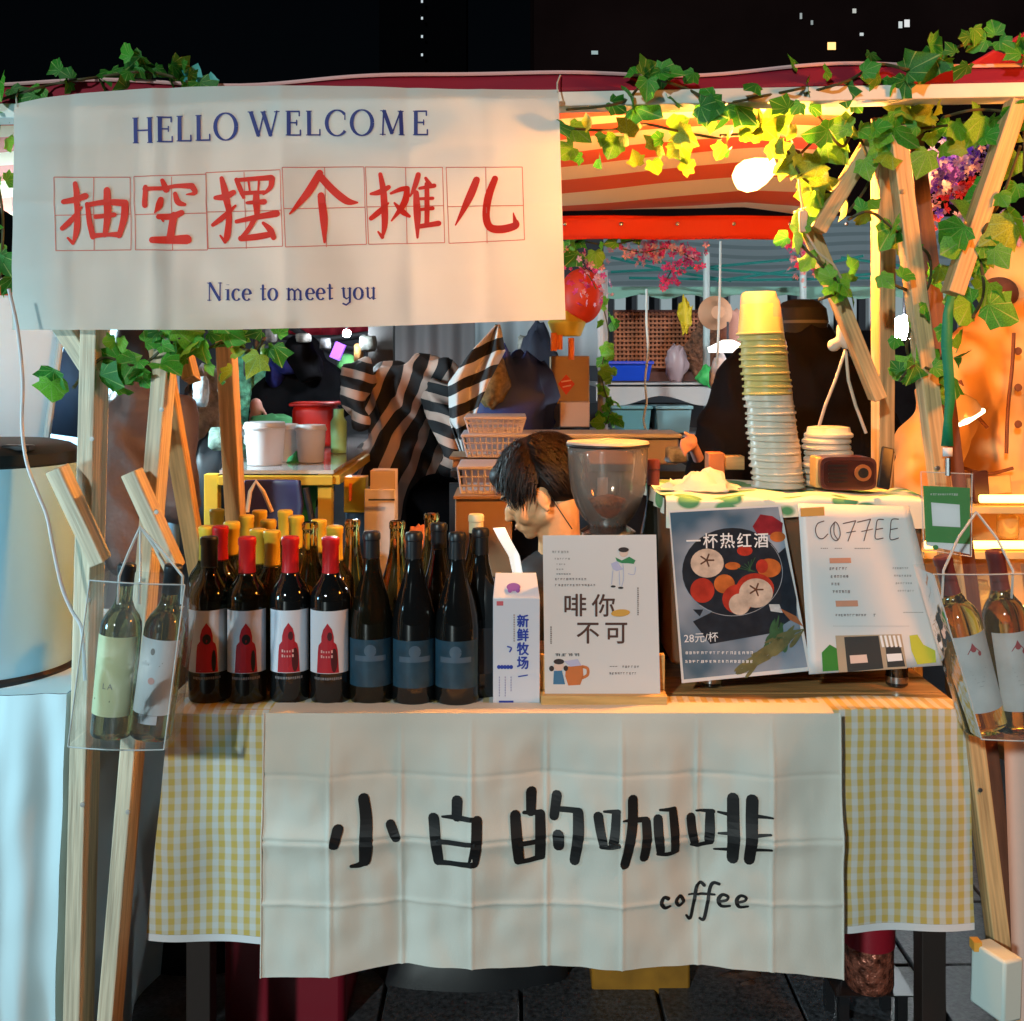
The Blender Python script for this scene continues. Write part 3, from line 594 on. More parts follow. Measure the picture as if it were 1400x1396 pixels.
h2 = bottle(BORD, BG, CAPR, .232, 'hood', 'red capped bottle with cloaked figure label, second from the left in front row', G1); put(h2, 338, 2.060, rz=.05)
h3 = bottle(BORD, BG2, CAPR, .232, 'hoodtext', 'red capped bottle with lettered red hoodie label, left of the two alike', G1); put(h3, 397, 2.064)
put(clone(h3, (0, 0, 0), 'red capped bottle with lettered red hoodie label, beside the slope shouldered bottles'), 452, 2.058, rz=-.07)
G2 = 'slope shouldered bottles with a petrol blue label'
s1 = bottle(BURG, BG, CAPK, .262, 'blue', 'slope shouldered bottle with blue label next to the hoodie bottles', G2); put(s1, 508, 2.06)
s2 = bottle(BURG, BG2, CAPK, .262, 'blue', 'blue labelled dark bottle in the middle of the three', G2); put(s2, 566, 2.052, rz=.08)
put(clone(s2, (0, 0, 0), 'blue labelled dark bottle nearest the milk carton'), 625, 2.048, rz=-.05)
s4 = bottle(BURG, BG2, CAPK, .262, 'plain_dark', 'black bottle half hidden behind the milk carton'); put(s4, 657, 2.10)
put(clone(s4, (0, 0, 0), 'black bottle standing behind two blue labelled bottles'), 600, 2.17)
s6 = bottle(BURG, BG, CAPC, .272, 'none', 'dark bottle with cream white cap behind the carton end of the row'); put(s6, 651, 2.30)
G3 = 'yellow capped bottles in the back rows'
y1 = bottle(BORD, OG, CAPY, .232, 'none', 'yellow capped bottle at the left end of back row', G3); put(y1, 283, 2.20)
ys = [(317, 2.26, 'yellow capped bottle left of the second red cap'), (337, 2.36, 'yellow capped bottle directly behind the second red cap'), (355, 2.44, 'tallest looking yellow capped bottle between two red caps'), (367, 2.29, 'nearer yellow capped bottle just right of the second red cap'), (353, 2.16, 'lowest yellow capped bottle in the gap between red caps'), (390, 2.44, 'far yellow capped bottle peeking left of the third red cap'), (405, 2.35, 'yellow capped bottle right behind the third red cap'), (436, 2.29, 'yellow capped bottle in the gap between third and fourth red caps'), (458, 2.20, 'yellow capped bottle right behind the fourth red cap'), (372, 2.14, 'short necked yellow capped bottle left of third red cap')]
for X, dd, l in ys: put(clone(y1, (0, 0, 0), l), X, dd)
put(clone(y1, (0, 0, 0), 'yellow capped bottle farthest back on the left side'), 297, 2.455)
r2 = bottle(BORD, BG, CAPR, .232, 'none', 'red capped bottle behind the two leftmost front bottles'); put(r2, 301, 2.20)
G4 = 'amber bottles catching the lamp light'
a1 = bottle(BURG, AG, None, 0, 'none', 'open amber bottle glowing between two slope shouldered bottles', G4); put(a1, 543, 2.20)
put(clone(a1, (0, 0, 0), 'amber bottle glowing behind the middle blue labelled bottle'), 590, 2.32)
put(clone(a1, (0, 0, 0), 'amber bottle glowing between hoodie bottles and slope shouldered bottles'), 482, 2.22)
put(clone(a1, (0, 0, 0), 'amber bottle glowing behind the fourth red cap'), 424, 2.18)

# ---------------- milk carton ----------------
mk = thing('milk_carton', 'white milk carton with blue vertical characters beside the card stand', 'milk carton', P(706, 968, 2.03))
CART = mat('carton_board', (.66, .70, .80), .35, coat=.15)
x0, x1 = P(674, 0, 2.03).x, P(738, 0, 2.03).x; w = x1-x0; zb = TZ+.003
fy = 2.03; zt = P(0, 818, 2.03).z; zg = P(0, 786, 2.045).z
vs = [(x0, fy, zb), (x1, fy, zb), (x1, fy+.07, zb), (x0, fy+.07, zb), (x0, fy, zt), (x1, fy, zt), (x1, fy+.07, zt), (x0, fy+.07, zt), (x0+.004, fy+.034, zg), (x1-.006, fy+.034, zg), (x1-.006, fy+.037, zg), (x0+.004, fy+.037, zg), ]
MB().add(vs, [(0,3,2,1),(0,1,5,4),(1,2,6,5),(2,3,7,6),(3,0,4,7),(4,5,9,8),(6,7,11,10),(8,9,10,11),(5,6,10,9),(7,4,8,11)]).build('carton_body', CART, mk, angle=20, bevel=.001)
fm = plane_fn((x0, fy-.0004, 0), (0, -1, 0))
BLUEI = mat('carton_blue_ink', (.02, .05, .38), .5)
for k, ch in enumerate('新鲜牧场'):
    text('character', ch, 706.5, 856+19*k, 18.5, fm, BLUEI, mk, bold=.03, sx=.9, off=.0003)
m = MB(); [disc(m, 682+(k*4.2), 912, 2.6, 2.8, fm, .0003+k*.00002) for k in range(5)]; ribbon(m, [(694, 884), (699, 886), (697, 891)], 2, fm, .0006); ribbon(m, [(709, 925), (721, 923)], 1.6, fm, .0007); qrect(m, 682, 958, 702, 961, fm, .0003); m.build('blue_print', BLUEI, mk, angle=None)
dashes('grey_print', 703, 840, 12, 2, 2, 1.2, fm, INKG, mk, vertical=True); dashes('blue_print', 683, 925, 8, 2.4, 1.5, 1.2, fm, BLUEI, mk, vertical=True); dashes('blue_print', 691, 925, 8, 2.4, 1.5, 1.2, fm, BLUEI, mk, vertical=True); dashes('blue_print', 699, 925, 6, 2.4, 1.5, 1.2, fm, BLUEI, mk, vertical=True)
m = MB(); disc(m, 702, 806, 9.5, 5, fm, .012); disc(m, 697, 810, 3, 3, fm, .0121); disc(m, 708, 810, 3, 3, fm, .0121)
m.v = [v+Vector((0, .0115+ (max(0, v.z-zt))*.62, 0)) for v in m.v]; m.build('purple_emblem', mat('purple_ink', (.25, .10, .42), .5), mk, angle=None)
m = MB(); qrect(m, 679, 822, 688, 828, fm, .0003); m.build('red_mark', mat('soft_red_ink', (.6, .12, .15), .5), mk, angle=None)

# ---------------- card on wooden stand ----------------
cs = thing('menu_card_stand', 'white card with four large brown characters on a wooden stand', 'menu card', P(822, 968, 2.03))
BLOCK = mat('stand_wood', (.58, .36, .13), .5, var=.2, vs=6, grain=(2, 20, 20))
a, b_ = P(739, 968, 2.04), P(910, 968, 2.04)
MB().box(((a.x+b_.x)/2, 2.04, TZ+.012), (b_.x-a.x, .055, .018)).build('base', BLOCK, cs, bevel=.002)
MB().box(((a.x+b_.x)/2, 2.056, TZ+.054), (b_.x-a.x, .016, .066)).build('back_support', BLOCK, cs, bevel=.002)
fc0 = plane_fn((0, 2.026, TZ), (0, -1, .10))
fc = lambda X, Y, off=0: fc0(X, Y, off)
CARDC = [(742, 732), (897, 731), (903, 960), (745, 960)]
def quadmap(c, fn):
    def g(u, v, off=0):
        X = (1-u)*(1-v)*c[0][0]+u*(1-v)*c[1][0]+u*v*c[2][0]+(1-u)*v*c[3][0]; Y = (1-u)*(1-v)*c[0][1]+u*(1-v)*c[1][1]+u*v*c[2][1]+(1-u)*v*c[3][1]
        return fn(X, Y, off)
    return g
qc = quadmap(CARDC, fc)
MB().grid(lambda u, v: qc(u, 1-v), 4, 6).build('card', PAPER, cs, angle=None, solid=.0016)
BR = mat('brown_ink', (.075, .03, .022), .6)
# card print authored in the zoomed card frame: 960 x 1396 over 165 x 240 px
kc = lambda x, y: (740+x/5.818, 725+y/5.818)
for ch, x, y in (('啡', 172, 668), ('你', 400, 670), ('不', 275, 885), ('可', 500, 885)):
    X, Y = kc(x, y); text('character', ch, X, Y, 33, fc, BR, cs, bold=.012, off=.0014)
for i, (x, y, n, w_, h) in enumerate(((85,172,6,3,3.4),(105,226,6,2.6,2.4),(120,270,4,2.4,2),(120,310,3,2.6,2),(120,348,6,2.6,1.8),(108,388,11,3,3),(108,436,14,3,3),(545,1085,3,3,1.6),(645,1085,6,3,3.2),(540,1138,10,3,3.2))):
    X, Y = kc(x, y); dashes('small_print', X, Y, n, w_, h, 1.1, fc, INKG if i < 5 else BR, cs, off=.0014, seed=i)
for x, y, n in ((770, 455, 14), (78, 765, 9)): X, Y = kc(x, y); dashes('small_print', X, Y, n, 2, 2, .8, fc, BR, cs, off=.0014, vertical=True)
def kp(m, pts, off=.0014): poly(m, [kc(*p) for p in reversed(pts)], fc, off)
def kd(m, x, y, rx, ry, off=.0014): X, Y = kc(x, y); disc(m, X, Y, rx/5.8, ry/5.8, fc, off)
SK = mat('print_skin', (.72, .52, .44), .6); GN = mat('print_green', (.03, .22, .08), .6); BL = mat('print_blue', (.04, .16, .32), .6); OR = mat('print_orange', (.55, .16, .04), .6); HA = mat('print_dark_hair', (.03, .02, .02), .6); GD = mat('print_gold', (.62, .34, .06), .6); LV = mat('print_lavender', (.45, .46, .66), .6)
m = MB(); kd(m, 655, 180, 34, 34); kd(m, 140, 1080, 40, 38, .0015); m.build('faces_print', SK, cs, angle=None)
m = MB(); kp(m, [(590,215),(640,240),(700,210),(750,240),(735,268),(690,262),(640,262),(600,245)]); m.build('green_print', GN, cs, angle=None)
m = MB(); kd(m, 655, 155, 42, 20, .0018); kd(m, 572, 447, 20, 9); kd(m, 632, 458, 22, 9); kd(m, 140, 1045, 42, 22, .0018); kd(m, 82, 1100, 20, 22, .0018); kd(m, 195, 1098, 18, 22, .0018); m.build('hair_print', HA, cs, angle=None)
m = MB(); kp(m, [(555,265),(600,245),(650,310),(600,325),(570,310)]); kp(m, [(180,1040),(290,1025),(320,1075),(230,1085)]); m.build('lavender_print', LV, cs, angle=None)
m = MB(); kp(m, [(100,1120),(165,1115),(190,1225),(95,1225)]); m.build('blue_print', BL, cs, angle=None)
m = MB(); kp(m, [(195,1085),(330,1075),(335,1160),(310,1230),(215,1235),(190,1160)], .0013); ribbon(m, [kc(330,1085), kc(368,1100), kc(368,1150), kc(325,1175)], 4, fc, .0013); m.build('cup_print', OR, cs, angle=None)
m = MB(); X, Y = kc(630, 658)
poly(m, [(X+13*math.cos(k/3), Y+5*math.sin(k/3)-3*math.cos(k/3)*.3) for k in reversed(range(19))], fc, .0017); m.build('bean_print', GD, cs, angle=None)
m = MB()
for q, pts in enumerate(([(570,320),(560,430)],[(620,325),(625,440)],[(650,270),(655,380),(640,445)],[(750,290),(740,350),(690,345)])): ribbon(m, [kc(*p) for p in pts], .9, fc, .0013+q*.00003, cap=0)
m.build('outline_print', LV, cs, angle=None)
dashes('small_print', *kc(108, 990), 4, 8, 4, 1.5, fc, HA, cs, off=.0014, seed=9)

# ---------------- coffee machine under a leafy cloth ----------------
mc = thing('coffee_machine', 'boxy coffee machine under a white leaf patterned cloth on short black feet', 'coffee machine', P(1095, 940, 2.2))
LEAFY = bpy.data.materials.new('leafy_cloth'); LEAFY.use_nodes = True
t_ = LEAFY.node_tree; b0_ = t_.nodes['Principled BSDF']; vo = t_.nodes.new('ShaderNodeTexVoronoi'); vo.inputs['Scale'].default_value = 13; vo.inputs['Randomness'].default_value = .9
tc_ = t_.nodes.new('ShaderNodeTexCoord'); mp_ = t_.nodes.new('ShaderNodeMapping'); mp_.inputs['Scale'].default_value = (1, 1, 1.6); mp_.inputs['Rotation'].default_value = (0, .5, 0)
rp_ = t_.nodes.new('ShaderNodeValToRGB'); e_ = rp_.color_ramp.elements; e_[0].position = .36; e_[0].color = (.07, .28, .12, 1); e_[1].position = .42; e_[1].color = (.75, .74, .62, 1); n_ = rp_.color_ramp.elements.new(.15); n_.color = (.16, .40, .16, 1)
t_.links.new(tc_.outputs['Object'], mp_.inputs[0]); t_.links.new(mp_.outputs[0], vo.inputs[0]); t_.links.new(vo.outputs[0], rp_.inputs[0]); t_.links.new(rp_.outputs[0], b0_.inputs[0]); b0_.inputs['Roughness'].default_value = .7
mx0, mx1, my0, my1, mz0, mz1 = P(918, 0, 2.13).x, P(1262, 0, 2.13).x, 2.13, 2.46, TZ+.045, 1.142
MB().box(((mx0+mx1)/2, (my0+my1)/2, (mz0+mz1)/2), (mx1-mx0, my1-my0, mz1-mz0)).build('body', mat('machine_brown', (.16, .09, .05), .45, metal=.3), mc, bevel=.008)
def drape(u, v):
    # cloth: over the top, down the front by 16 cm with an uneven hem
    x = mx0-.012+(mx1-mx0+.024)*u; L1 = my1-my0+.012; drop = .045+.012*math.sin(u*7+1)
    s_ = v*(L1+drop)
    if s_ < L1: y = my1-s_; z = mz1+.004+.003*math.sin(u*22+v*9)*(.5+v)
    else: y = my0-.012-.004*math.sin(u*30)*(s_-L1)/drop; z = mz1+.003-(s_-L1)
    return Vector((x, y, z))
MB().grid(drape, 80, 40).build('leafy_cloth', LEAFY, mc, angle=80)
MB().grid(lambda u, v: Vector((mx0-.014-.004*math.sin(u*20)*v, my0+(my1-my0)*u, mz1+.003-v*.03)), 20, 8).build('cloth_side', LEAFY, mc, angle=80)
for X in (972, 1226):
    for y in (2.15, 2.42):
        c = P(X, 0, 2.15); MB().lathe([(.018, 0), (.021, .003), (.021, .042), (.016, .046)], (c.x, y, TZ+.001), 20).build('foot', mat('black_gloss', (.01, .01, .01), .12, coat=.5), mc)
        MB().lathe([(.0216, .008), (.0216, .02)], (c.x, y, TZ+.001), 20, cap=False).build('steel_band', CHROME, mc)

def sheet_plane(c, tilt_y):  # plane leaning on the machine front
    return plane_fn((0, 2.085, 1.0), (0, -1, tilt_y))
# poster one
p1 = thing('poster_mulled_wine', 'laminated photo poster of fruit in a dark pot with white title characters', 'poster', P(1020, 925, 2.06))
fp = plane_fn((0, 2.078, 1.0), (.02, -1, .16)); C1 = [(914, 698), (1067, 690), (1109, 917), (932, 934)]; q1 = quadmap(C1, fp)
MB().grid(lambda u, v: q1(u, 1-v), 8, 10).build('white_border', PAPER, p1, angle=None, solid=.0012)
C1i = [(916, 701), (1064, 693), (1104, 912), (935, 929)]; q1i = quadmap(C1i, fp)
BGP = bpy.data.materials.new('poster_blue_grey'); BGP.use_nodes = True
t_ = BGP.node_tree; b0_ = t_.nodes['Principled BSDF']; ns_ = t_.nodes.new('ShaderNodeTexNoise'); ns_.inputs['Scale'].default_value = 9; tc_ = t_.nodes.new('ShaderNodeTexCoord'); rp_ = t_.nodes.new('ShaderNodeValToRGB')
e_ = rp_.color_ramp.elements; e_[0].position = .35; e_[0].color = (.06, .12, .19, 1); e_[1].position = .68; e_[1].color = (.36, .40, .48, 1)
t_.links.new(tc_.outputs['Object'], ns_.inputs[0]); t_.links.new(ns_.outputs[0], rp_.inputs[0]); t_.links.new(rp_.outputs[0], b0_.inputs[0]); b0_.inputs['Roughness'].default_value = .25
MB().grid(lambda u, v: q1i(u, 1-v, .0009), 4, 4).build('print_ground', BGP, p1, angle=None)
kq = lambda x, y: (900+x/4.23, 630+y/4.23)
def pp(mb, pts, off): poly(mb, [kq(*p) for p in reversed(pts)], fp, off)
def pd(mb, x, y, rx, ry, off, n=24): X, Y = kq(x, y); disc(mb, X, Y, rx/4.23, ry/4.23, fp, off, n)
def pm(name, col): return mat(name, col, .3, var=.3, vs=45)
m = MB(); pp(m, [(690,540),(735,500),(800,800),(800,900),(640,1000),(300,1060),(200,930),(300,880)], .0011); pd(m, 430, 640, 292, 252, .0012, 36); pp(m, [(200,860),(260,860),(240,900)], .0013); m.build('pot_print', pm('pot_dark', (.018, .022, .032)), p1, angle=None)
m = MB(); ribbon(m, [kq(430+288*math.cos(a_/10), 645+252*math.sin(a_/10)) for a_ in range(-7, 24)], .8, fp, .0016, curve=False, cap=0); m.build('pot_rim_print', pm('rim_pale', (.32, .34, .38)), p1, angle=None)
m = MB(); pp(m, [(545,380),(590,310),(660,320),(720,360),(715,420),(640,430),(570,420)], .0014); m.build('red_leaf_print', pm('berry_red', (.26, .02, .03)), p1, angle=None)
m = MB(); pd(m, 690, 440, 45, 30, .0017); pd(m, 640, 620, 70, 55, .0017); pd(m, 382, 712, 60, 55, .0017); pd(m, 430, 608, 45, 22, .0017); m.build('orange_fruit_print', pm('orange_fruit', (.50, .13, .03)), p1, angle=None)
m = MB(); pd(m, 255, 750, 70, 72, .0018); pd(m, 500, 520, 45, 30, .0018); pd(m, 600, 610, 35, 40, .0019); pd(m, 560, 740, 110, 90, .0018); pd(m, 460, 800, 90, 85, .00185); m.build('red_fruit_print', pm('apple_red', (.40, .035, .02)), p1, angle=None)
m = MB(); pd(m, 283, 592, 96, 84, .0020); pd(m, 565, 765, 98, 85, .0021); pd(m, 470, 830, 62, 62, .0020); m.build('apple_slice_print', pm('apple_flesh', (.56, .44, .36)), p1, angle=None)
m = MB()
for cx, cy in ((280, 575), (565, 745)):
    for k in range(5): ribbon(m, [kq(cx, cy), kq(cx+40*math.cos(k*1.257), cy+36*math.sin(k*1.257))], 2.2, fp, .0023+k*.00003)
m.build('apple_core_print', pm('core_brown', (.12, .05, .03)), p1, angle=None)
m = MB(); rr_ = random.Random(6)
def leafp(x, y, L, w_, a, off, mb):
    mb_ = []
    for q in range(12):
        t = q/12*2*math.pi; u_, v_ = L*math.cos(t), w_*math.sin(t)*(1-.5*math.cos(t)); mb_.append((x+u_*math.cos(a)-v_*math.sin(a), y+u_*math.sin(a)+v_*math.cos(a)))
    poly(mb, [kq(*p) for p in mb_], fp, off)
for q in range(26): leafp(640+rr_.uniform(-30, 30)+q*3, 1010+rr_.uniform(-70, 70), rr_.uniform(30, 60), rr_.uniform(8, 16), -1.2+rr_.uniform(-.5, .5), .0014+q*.00002, m)
for k in range(6): ribbon(m, [kq(520+k*8, 640), kq(560-k*20, 560+k*12)], .9, fp, .0024+k*.00003)
m.build('herb_print', pm('herb_green', (.045, .11, .05)), p1, angle=None)
m = MB()
for q in range(34): leafp(520+q*8+rr_.uniform(-20, 20), 1200-q*6+rr_.uniform(-45, 30), rr_.uniform(45, 95), rr_.uniform(7, 14), -.6+rr_.uniform(-.35, .35), .0014+q*.00002, m)
m.v = [v for v in m.v]; m.build('straw_herb_print', pm('herb_olive', (.13, .13, .06)), p1, angle=None)
m = MB(); pp(m, [(640,830),(700,830),(720,880),(650,870)], .0022); m.build('handle_ferrule_print', pm('ferrule_white', (.5, .5, .52)), p1, angle=None)
m = MB(); pp(m, [(700,850),(800,900),(840,960),(760,920)], .0022); m.build('handle_print', pm('handle_wood', (.36, .12, .05)), p1, angle=None)
for k, ch in enumerate('一杯热红酒'): X, Y = kq(160+98*k, 500-k*1); text('title_character', ch, X, Y, 22, fp, INKW, p1, bold=.01, rot=.03, off=.0027, sx=.95)
X, Y = kq(148, 1050); text('price_characters', '28元/杯', X, Y, 14.5, fp, INKW, p1, rot=.05, off=.0027)
for k, y in enumerate((1110, 1160)): X, Y = kq(155, y); dashes('small_print', X, Y, 17, 4.2, 4, 1.6, fp, INKW, p1, off=.0027, seed=k+20)
# poster two
p2 = thing('coffee_menu', 'cream COFFEE price list poster with an orange tab and small cafe drawing', 'poster', P(1195, 915, 2.05))
fp2 = plane_fn((0, 2.082, 1.0), (-.05, -1, .20)); C2 = [(1091, 688), (1243, 692), (1298, 909), (1106, 922)]; q2 = quadmap(C2, fp2)
MB().grid(lambda u, v: q2(u, 1-v)+Vector((0, -.0, 0)), 14, 12).build('sheet', PAPER, p2, angle=60, solid=.0012)
kr = lambda x, y: (1080+x/3.675, 620+y/3.675)
def rp(mb, pts, off): poly(mb, [kr(*p) for p in reversed(pts)], fp2, off)
OT = mat('tab_orange', (.62, .30, .06), .6); PK = mat('tab_peach', (.62, .26, .16), .6)
m = MB(); rp(m, [(52,275),(172,268),(174,312),(54,318)], .0018); m.build('orange_tab', OT, p2, angle=None)
m = MB(); rp(m, [(198,526),(305,524),(308,550),(200,552)], .0018); rp(m, [(228,740),(340,738),(343,768),(232,770)], .0018); m.build('peach_tab', PK, p2, angle=None)
CF = [([(170,340),(140,352),(128,385),(140,420),(165,428),(190,405)],5), ([(225,345),(205,375),(210,420),(235,438),(252,410),(245,365),(225,345),(222,400),(240,432)],5), ([(268,352),(330,338)],5), ([(330,338),(310,390),(292,440)],5), ([(285,398),(330,390)],4), ([(340,345),(405,330)],5), ([(405,330),(388,380),(372,438)],5), ([(360,392),(415,380)],4),
 ([(470,332),(440,335),(432,380),(430,428),(468,425)],5), ([(435,382),(466,376)],5), ([(545,330),(512,333),(505,380),(505,432),(545,425)],5), ([(508,382),(540,376)],5)]
strokes('word_coffee', CF, (1080, 620), 3.675, fp2, mat('brown_pen', (.09, .05, .05), .6), p2, .0018)
for i, (x, y, n, w_, h) in enumerate(((155,478,4,1.8,1.6),(225,478,4,1.8,1.6),(325,478,9,1.8,1.6),(198,578,6,3.4,4),(204,618,6,3.4,4),(208,656,3,3.4,4),(214,694,6,3.4,4),(228,812,11,3.2,3.4),(418,812,1,4,4),(515,576,7,2.6,2.6),(522,614,7,2.6,2.6),(530,652,7,2.6,2.6),(540,690,7,2.6,2.6),(570,800,8,2.6,1.6),(216,868,40,1.8,.8))):
    X, Y = kr(x, y); dashes('small_print', X, Y, n, w_, h, .9, fp2, BR if i < 9 else INKG, p2, off=.0018, seed=40+i)
m = MB(); rp(m, [(228,915),(560,908),(590,1080),(245,1100)], .0016); m.build('cafe_wall_print', mat('print_tan', (.42, .32, .22), .6), p2, angle=None)
m = MB(); rp(m, [(272,922),(445,916),(470,1080),(290,1098)], .0019); rp(m, [(480,970),(555,968),(580,1070),(490,1075)], .0019); m.build('cafe_window_print', mat('print_charcoal', (.03, .03, .03), .6), p2, angle=None)
m = MB(); [rp(m, [(450+22*k,915),(462+22*k,914),(475+22*k,972),(463+22*k,974)], .0022) for k in range(5)]; rp(m, [(485,1008),(560,1004),(566,1040),(492,1046)], .0022); m.build('cafe_awning_print', INKW, p2, angle=None)
m = MB(); rp(m, [(300,1015),(385,1010),(392,1050),(305,1056)], .0023); m.build('cafe_sign_print', SK, p2, angle=None)
m = MB(); rp(m, [(160,1000),(200,960),(235,980),(245,1090),(165,1095)], .00185); m.build('green_bush_print', mat('bush_green', (.03, .20, .02), .6), p2, angle=None)
m = MB(); rp(m, [(600,915),(640,910),(670,960),(730,990),(735,1050),(640,1060),(610,990)], .0019); m.build('lime_bush_print', mat('bush_lime', (.48, .50, .04), .6), p2, angle=None)

# ---------------- grinder ----------------
gd = thing('coffee_grinder', 'black coffee grinder with a clear bowl hopper half full of beans', 'coffee grinder', P(831, 880, 2.32))
gx, gy = P(831, 0, 2.32).x, 2.32; gz = TZ
MB().box((gx, gy, gz+.12), (.14, .16, .24)).build('body', BLACKP, gd, bevel=.015)
MB().lathe([(.05, 0), (.058, .01), (.058, .04), (.035, .055)], (gx, gy, gz+.235), 28).build('collar', CHROME, gd)
HG = thin_clear('hopper_plastic', (1, .92, .86), milky=.12, tl=.6)
hp = [(.030, .275), (.034, .285), (.052, .305), (.066, .330), (.076, .36), (.081, .40), (.083, .44), (.0835, .455)]
MB().lathe(hp, (gx, gy, gz), 40, cap=False).build('hopper_bowl', HG, gd, angle=80, solid=.002)
MB().lathe([(.0, .4575), (.085, .456), (.0865, .459), (.085, .463), (.06, .4645), (.03, .466), (.012, .469), (0, .470)], (gx, gy, gz), 40).build('lid', mat('lid_plastic', (.62, .50, .42), .4), gd)
MB().lathe([(.0862, .452), (.0868, .455), (.0862, .4585)], (gx, gy, gz), 40, cap=False).build('lid_ring', BLACKP, gd, solid=.0015)
BEAN = mat('roasted_beans', (.34, .12, .03), .4, var=.4, vs=80)
bm_ = MB(); r = random.Random(5)
bm_.lathe([(.026, .276), (.048, .303), (.060, .328), (.03, .345), (0, .352)], (gx, gy, gz), 20)
for k in range(420):
    a = r.random()*6.283; q = r.random(); zz = .30+.055*q; rr = (.05+.012*q)*math.sqrt(r.random())
    bm_.ell((gx+rr*math.cos(a), gy+rr*math.sin(a), gz+min(zz, .352-rr*.35)), (.0045, .003, .0025), Euler((r.random()*3, r.random()*3, r.random()*3)).to_matrix(), 6)
tag(bm_.build('beans', BEAN, gd), kind='stuff')
MB().tube([(gx-.075, gy-.05, gz+.25), (gx-.05, gy-.055, gz+.262), (gx-.03, gy-.05, gz+.262)], [.008, .01, .009], 10).build('side_lever', mat('cream_plastic', (.68, .55, .42), .4), gd)
MB().tube([(gx+.045, gy-.05, gz+.262), (gx+.062, gy-.055, gz+.25)], [.009, .008], 10).build('side_lever', mat('cream_plastic', (.68, .55, .42), .4), gd)
bt = bottle(BURG, BG, CAPN, .27, 'none', 'dark bottle standing between grinder and covered machine'); put(bt, 893, 2.36); bt.scale = (.9, .9, 1.35)

# ---------------- cups on the machine ----------------
TOPZ = mz1+.008
CY = mat('yellow_cup_paper', (.78, .62, .20), .4, transl=.3); CWH = mat('white_cup_plastic', (.84, .76, .62), .3, transl=.35); CSA = mat('salmon_cup_base', (.74, .42, .24), .4, transl=.2)
def cupm(m1):
    t = thing('paper_cup', '', 'cup', (0, 0, 0)); hh = .088
    MB().lathe([(.0455, .004), (.0385, hh*.72)], (0, 0, 0), 36, cap=False).build('cup_wall', m1, t, angle=60)
    MB().lathe([(.0385, hh*.72), (.036, hh*.93), (.0335, hh), (.030, hh-.002), (0, hh-.003)], (0, 0, 0), 36).build('cup_base', CSA if m1 is CY else CWH, t, angle=40)
    MB().lathe([(.0452, .001), (.0480, .0), (.0492, .0025), (.0480, .005), (.0455, .0045)], (0, 0, 0), 36, cap=False).build('rolled_rim', m1 if m1 is CY else CWH, t, angle=60); return t
NC = 24; cb, ct = P(1064, 680, 2.29), P(1040, 400, 2.29); H0 = 1.552-.088-TOPZ
ordn = ['topmost', 'second', 'third', 'fourth', 'fifth', 'sixth', 'seventh', 'eighth', 'ninth', 'tenth', 'eleventh', 'twelfth']
pc = {}
for i in range(NC):
    fr = i/(NC-1); m1 = CY if i >= 14 else CWH; x = cb.x+(ct.x-cb.x)*fr+.0015*math.sin(i*1.3)
    loc = Vector((x, 2.29+.001*math.cos(i*2), TOPZ+H0*fr)); top = NC-1-i
    lab = (f"yellow paper cup, {ordn[top]} {'cup' if top == 0 else 'from the top'} of the tall upturned stack" if m1 is CY else (f"white cup, {ordn[i] if i < 12 else ''} from the bottom of the tall upturned stack" if i else "white cup at the very bottom of the tall upturned stack"))
    if i in (12, 13): lab = ["white cup just under the yellow part of the tall stack", "white cup next below the yellow cups' lowest one"][13-i]
    if m1.name not in pc: pc[m1.name] = o = cupm(m1); o.location = loc; _w[o.name] = loc
    else: o = clone(pc[m1.name], loc)
    s_ = 1.12-.12*fr; o.scale = (s_, s_, 1); o.rotation_euler = (0, .03*math.sin(i*2.1), 0); o['label'] = lab; o['group'] = 'upturned cups in the tall stack'
def lid(): 
    t = thing('cup_lid', '', 'cup lid', (0, 0, 0)); MB().lathe([(.046, 0), (.050, .003), (.050, .008), (.045, .012), (.043, .022), (.030, .024), (0, .0225)], (0, 0, 0), 32).build('lid_shell', CWH, t, angle=50); return t
l0 = None; lx = P(1133, 0, 2.3).x
for i in range(9):
    loc = Vector((lx+.003*math.sin(i*1.7), 2.31, TOPZ+i*.0125)); l_ = ['lowest', 'second lowest', 'third lowest', 'fourth lowest', 'middle', 'fourth highest', 'third highest', 'second highest', 'topmost'][i]
    if l0 is None: l0 = lid(); l0.location = loc; _w[l0.name] = loc; o = l0
    else: o = clone(l0, loc)
    o['label'] = f'{l_} cream cup lid in the short stack behind the radio'; o['group'] = 'cup lids stacked behind the radio'
# radio
rd = thing('retro_radio', 'small brown wooden retro radio with round copper dial', 'radio', P(1165, 672, 2.24))
a, b_ = P(1121, 0, 2.2).x, P(1198, 0, 2.2).x; rx, rw = (a+b_)/2, b_-a
def rbox(w, d_, h, c, bulge=.004, n=16):
    m = MB(); pr = []
    for k in range(n):
        q = 2*math.pi*k/n; e = .35; pr.append((math.copysign(abs(math.cos(q))**e, math.cos(q))*w/2, math.copysign(abs(math.sin(q))**e, math.sin(q))*h/2+bulge*(1-(2*k/n-1)**2)*0))
    m.add([(c[0]+p[0], c[1]-d_/2, c[2]+p[1]) for p in pr]+[(c[0]+p[0], c[1]+d_/2, c[2]+p[1]) for p in pr], [tuple(range(n-1, -1, -1)), tuple(range(n, 2*n))]+[(k, (k+1) % n, n+(k+1) % n, n+k) for k in range(n)]); m.f = [tuple(reversed(f)) for f in m.f]; return m
rz0 = TOPZ+.036
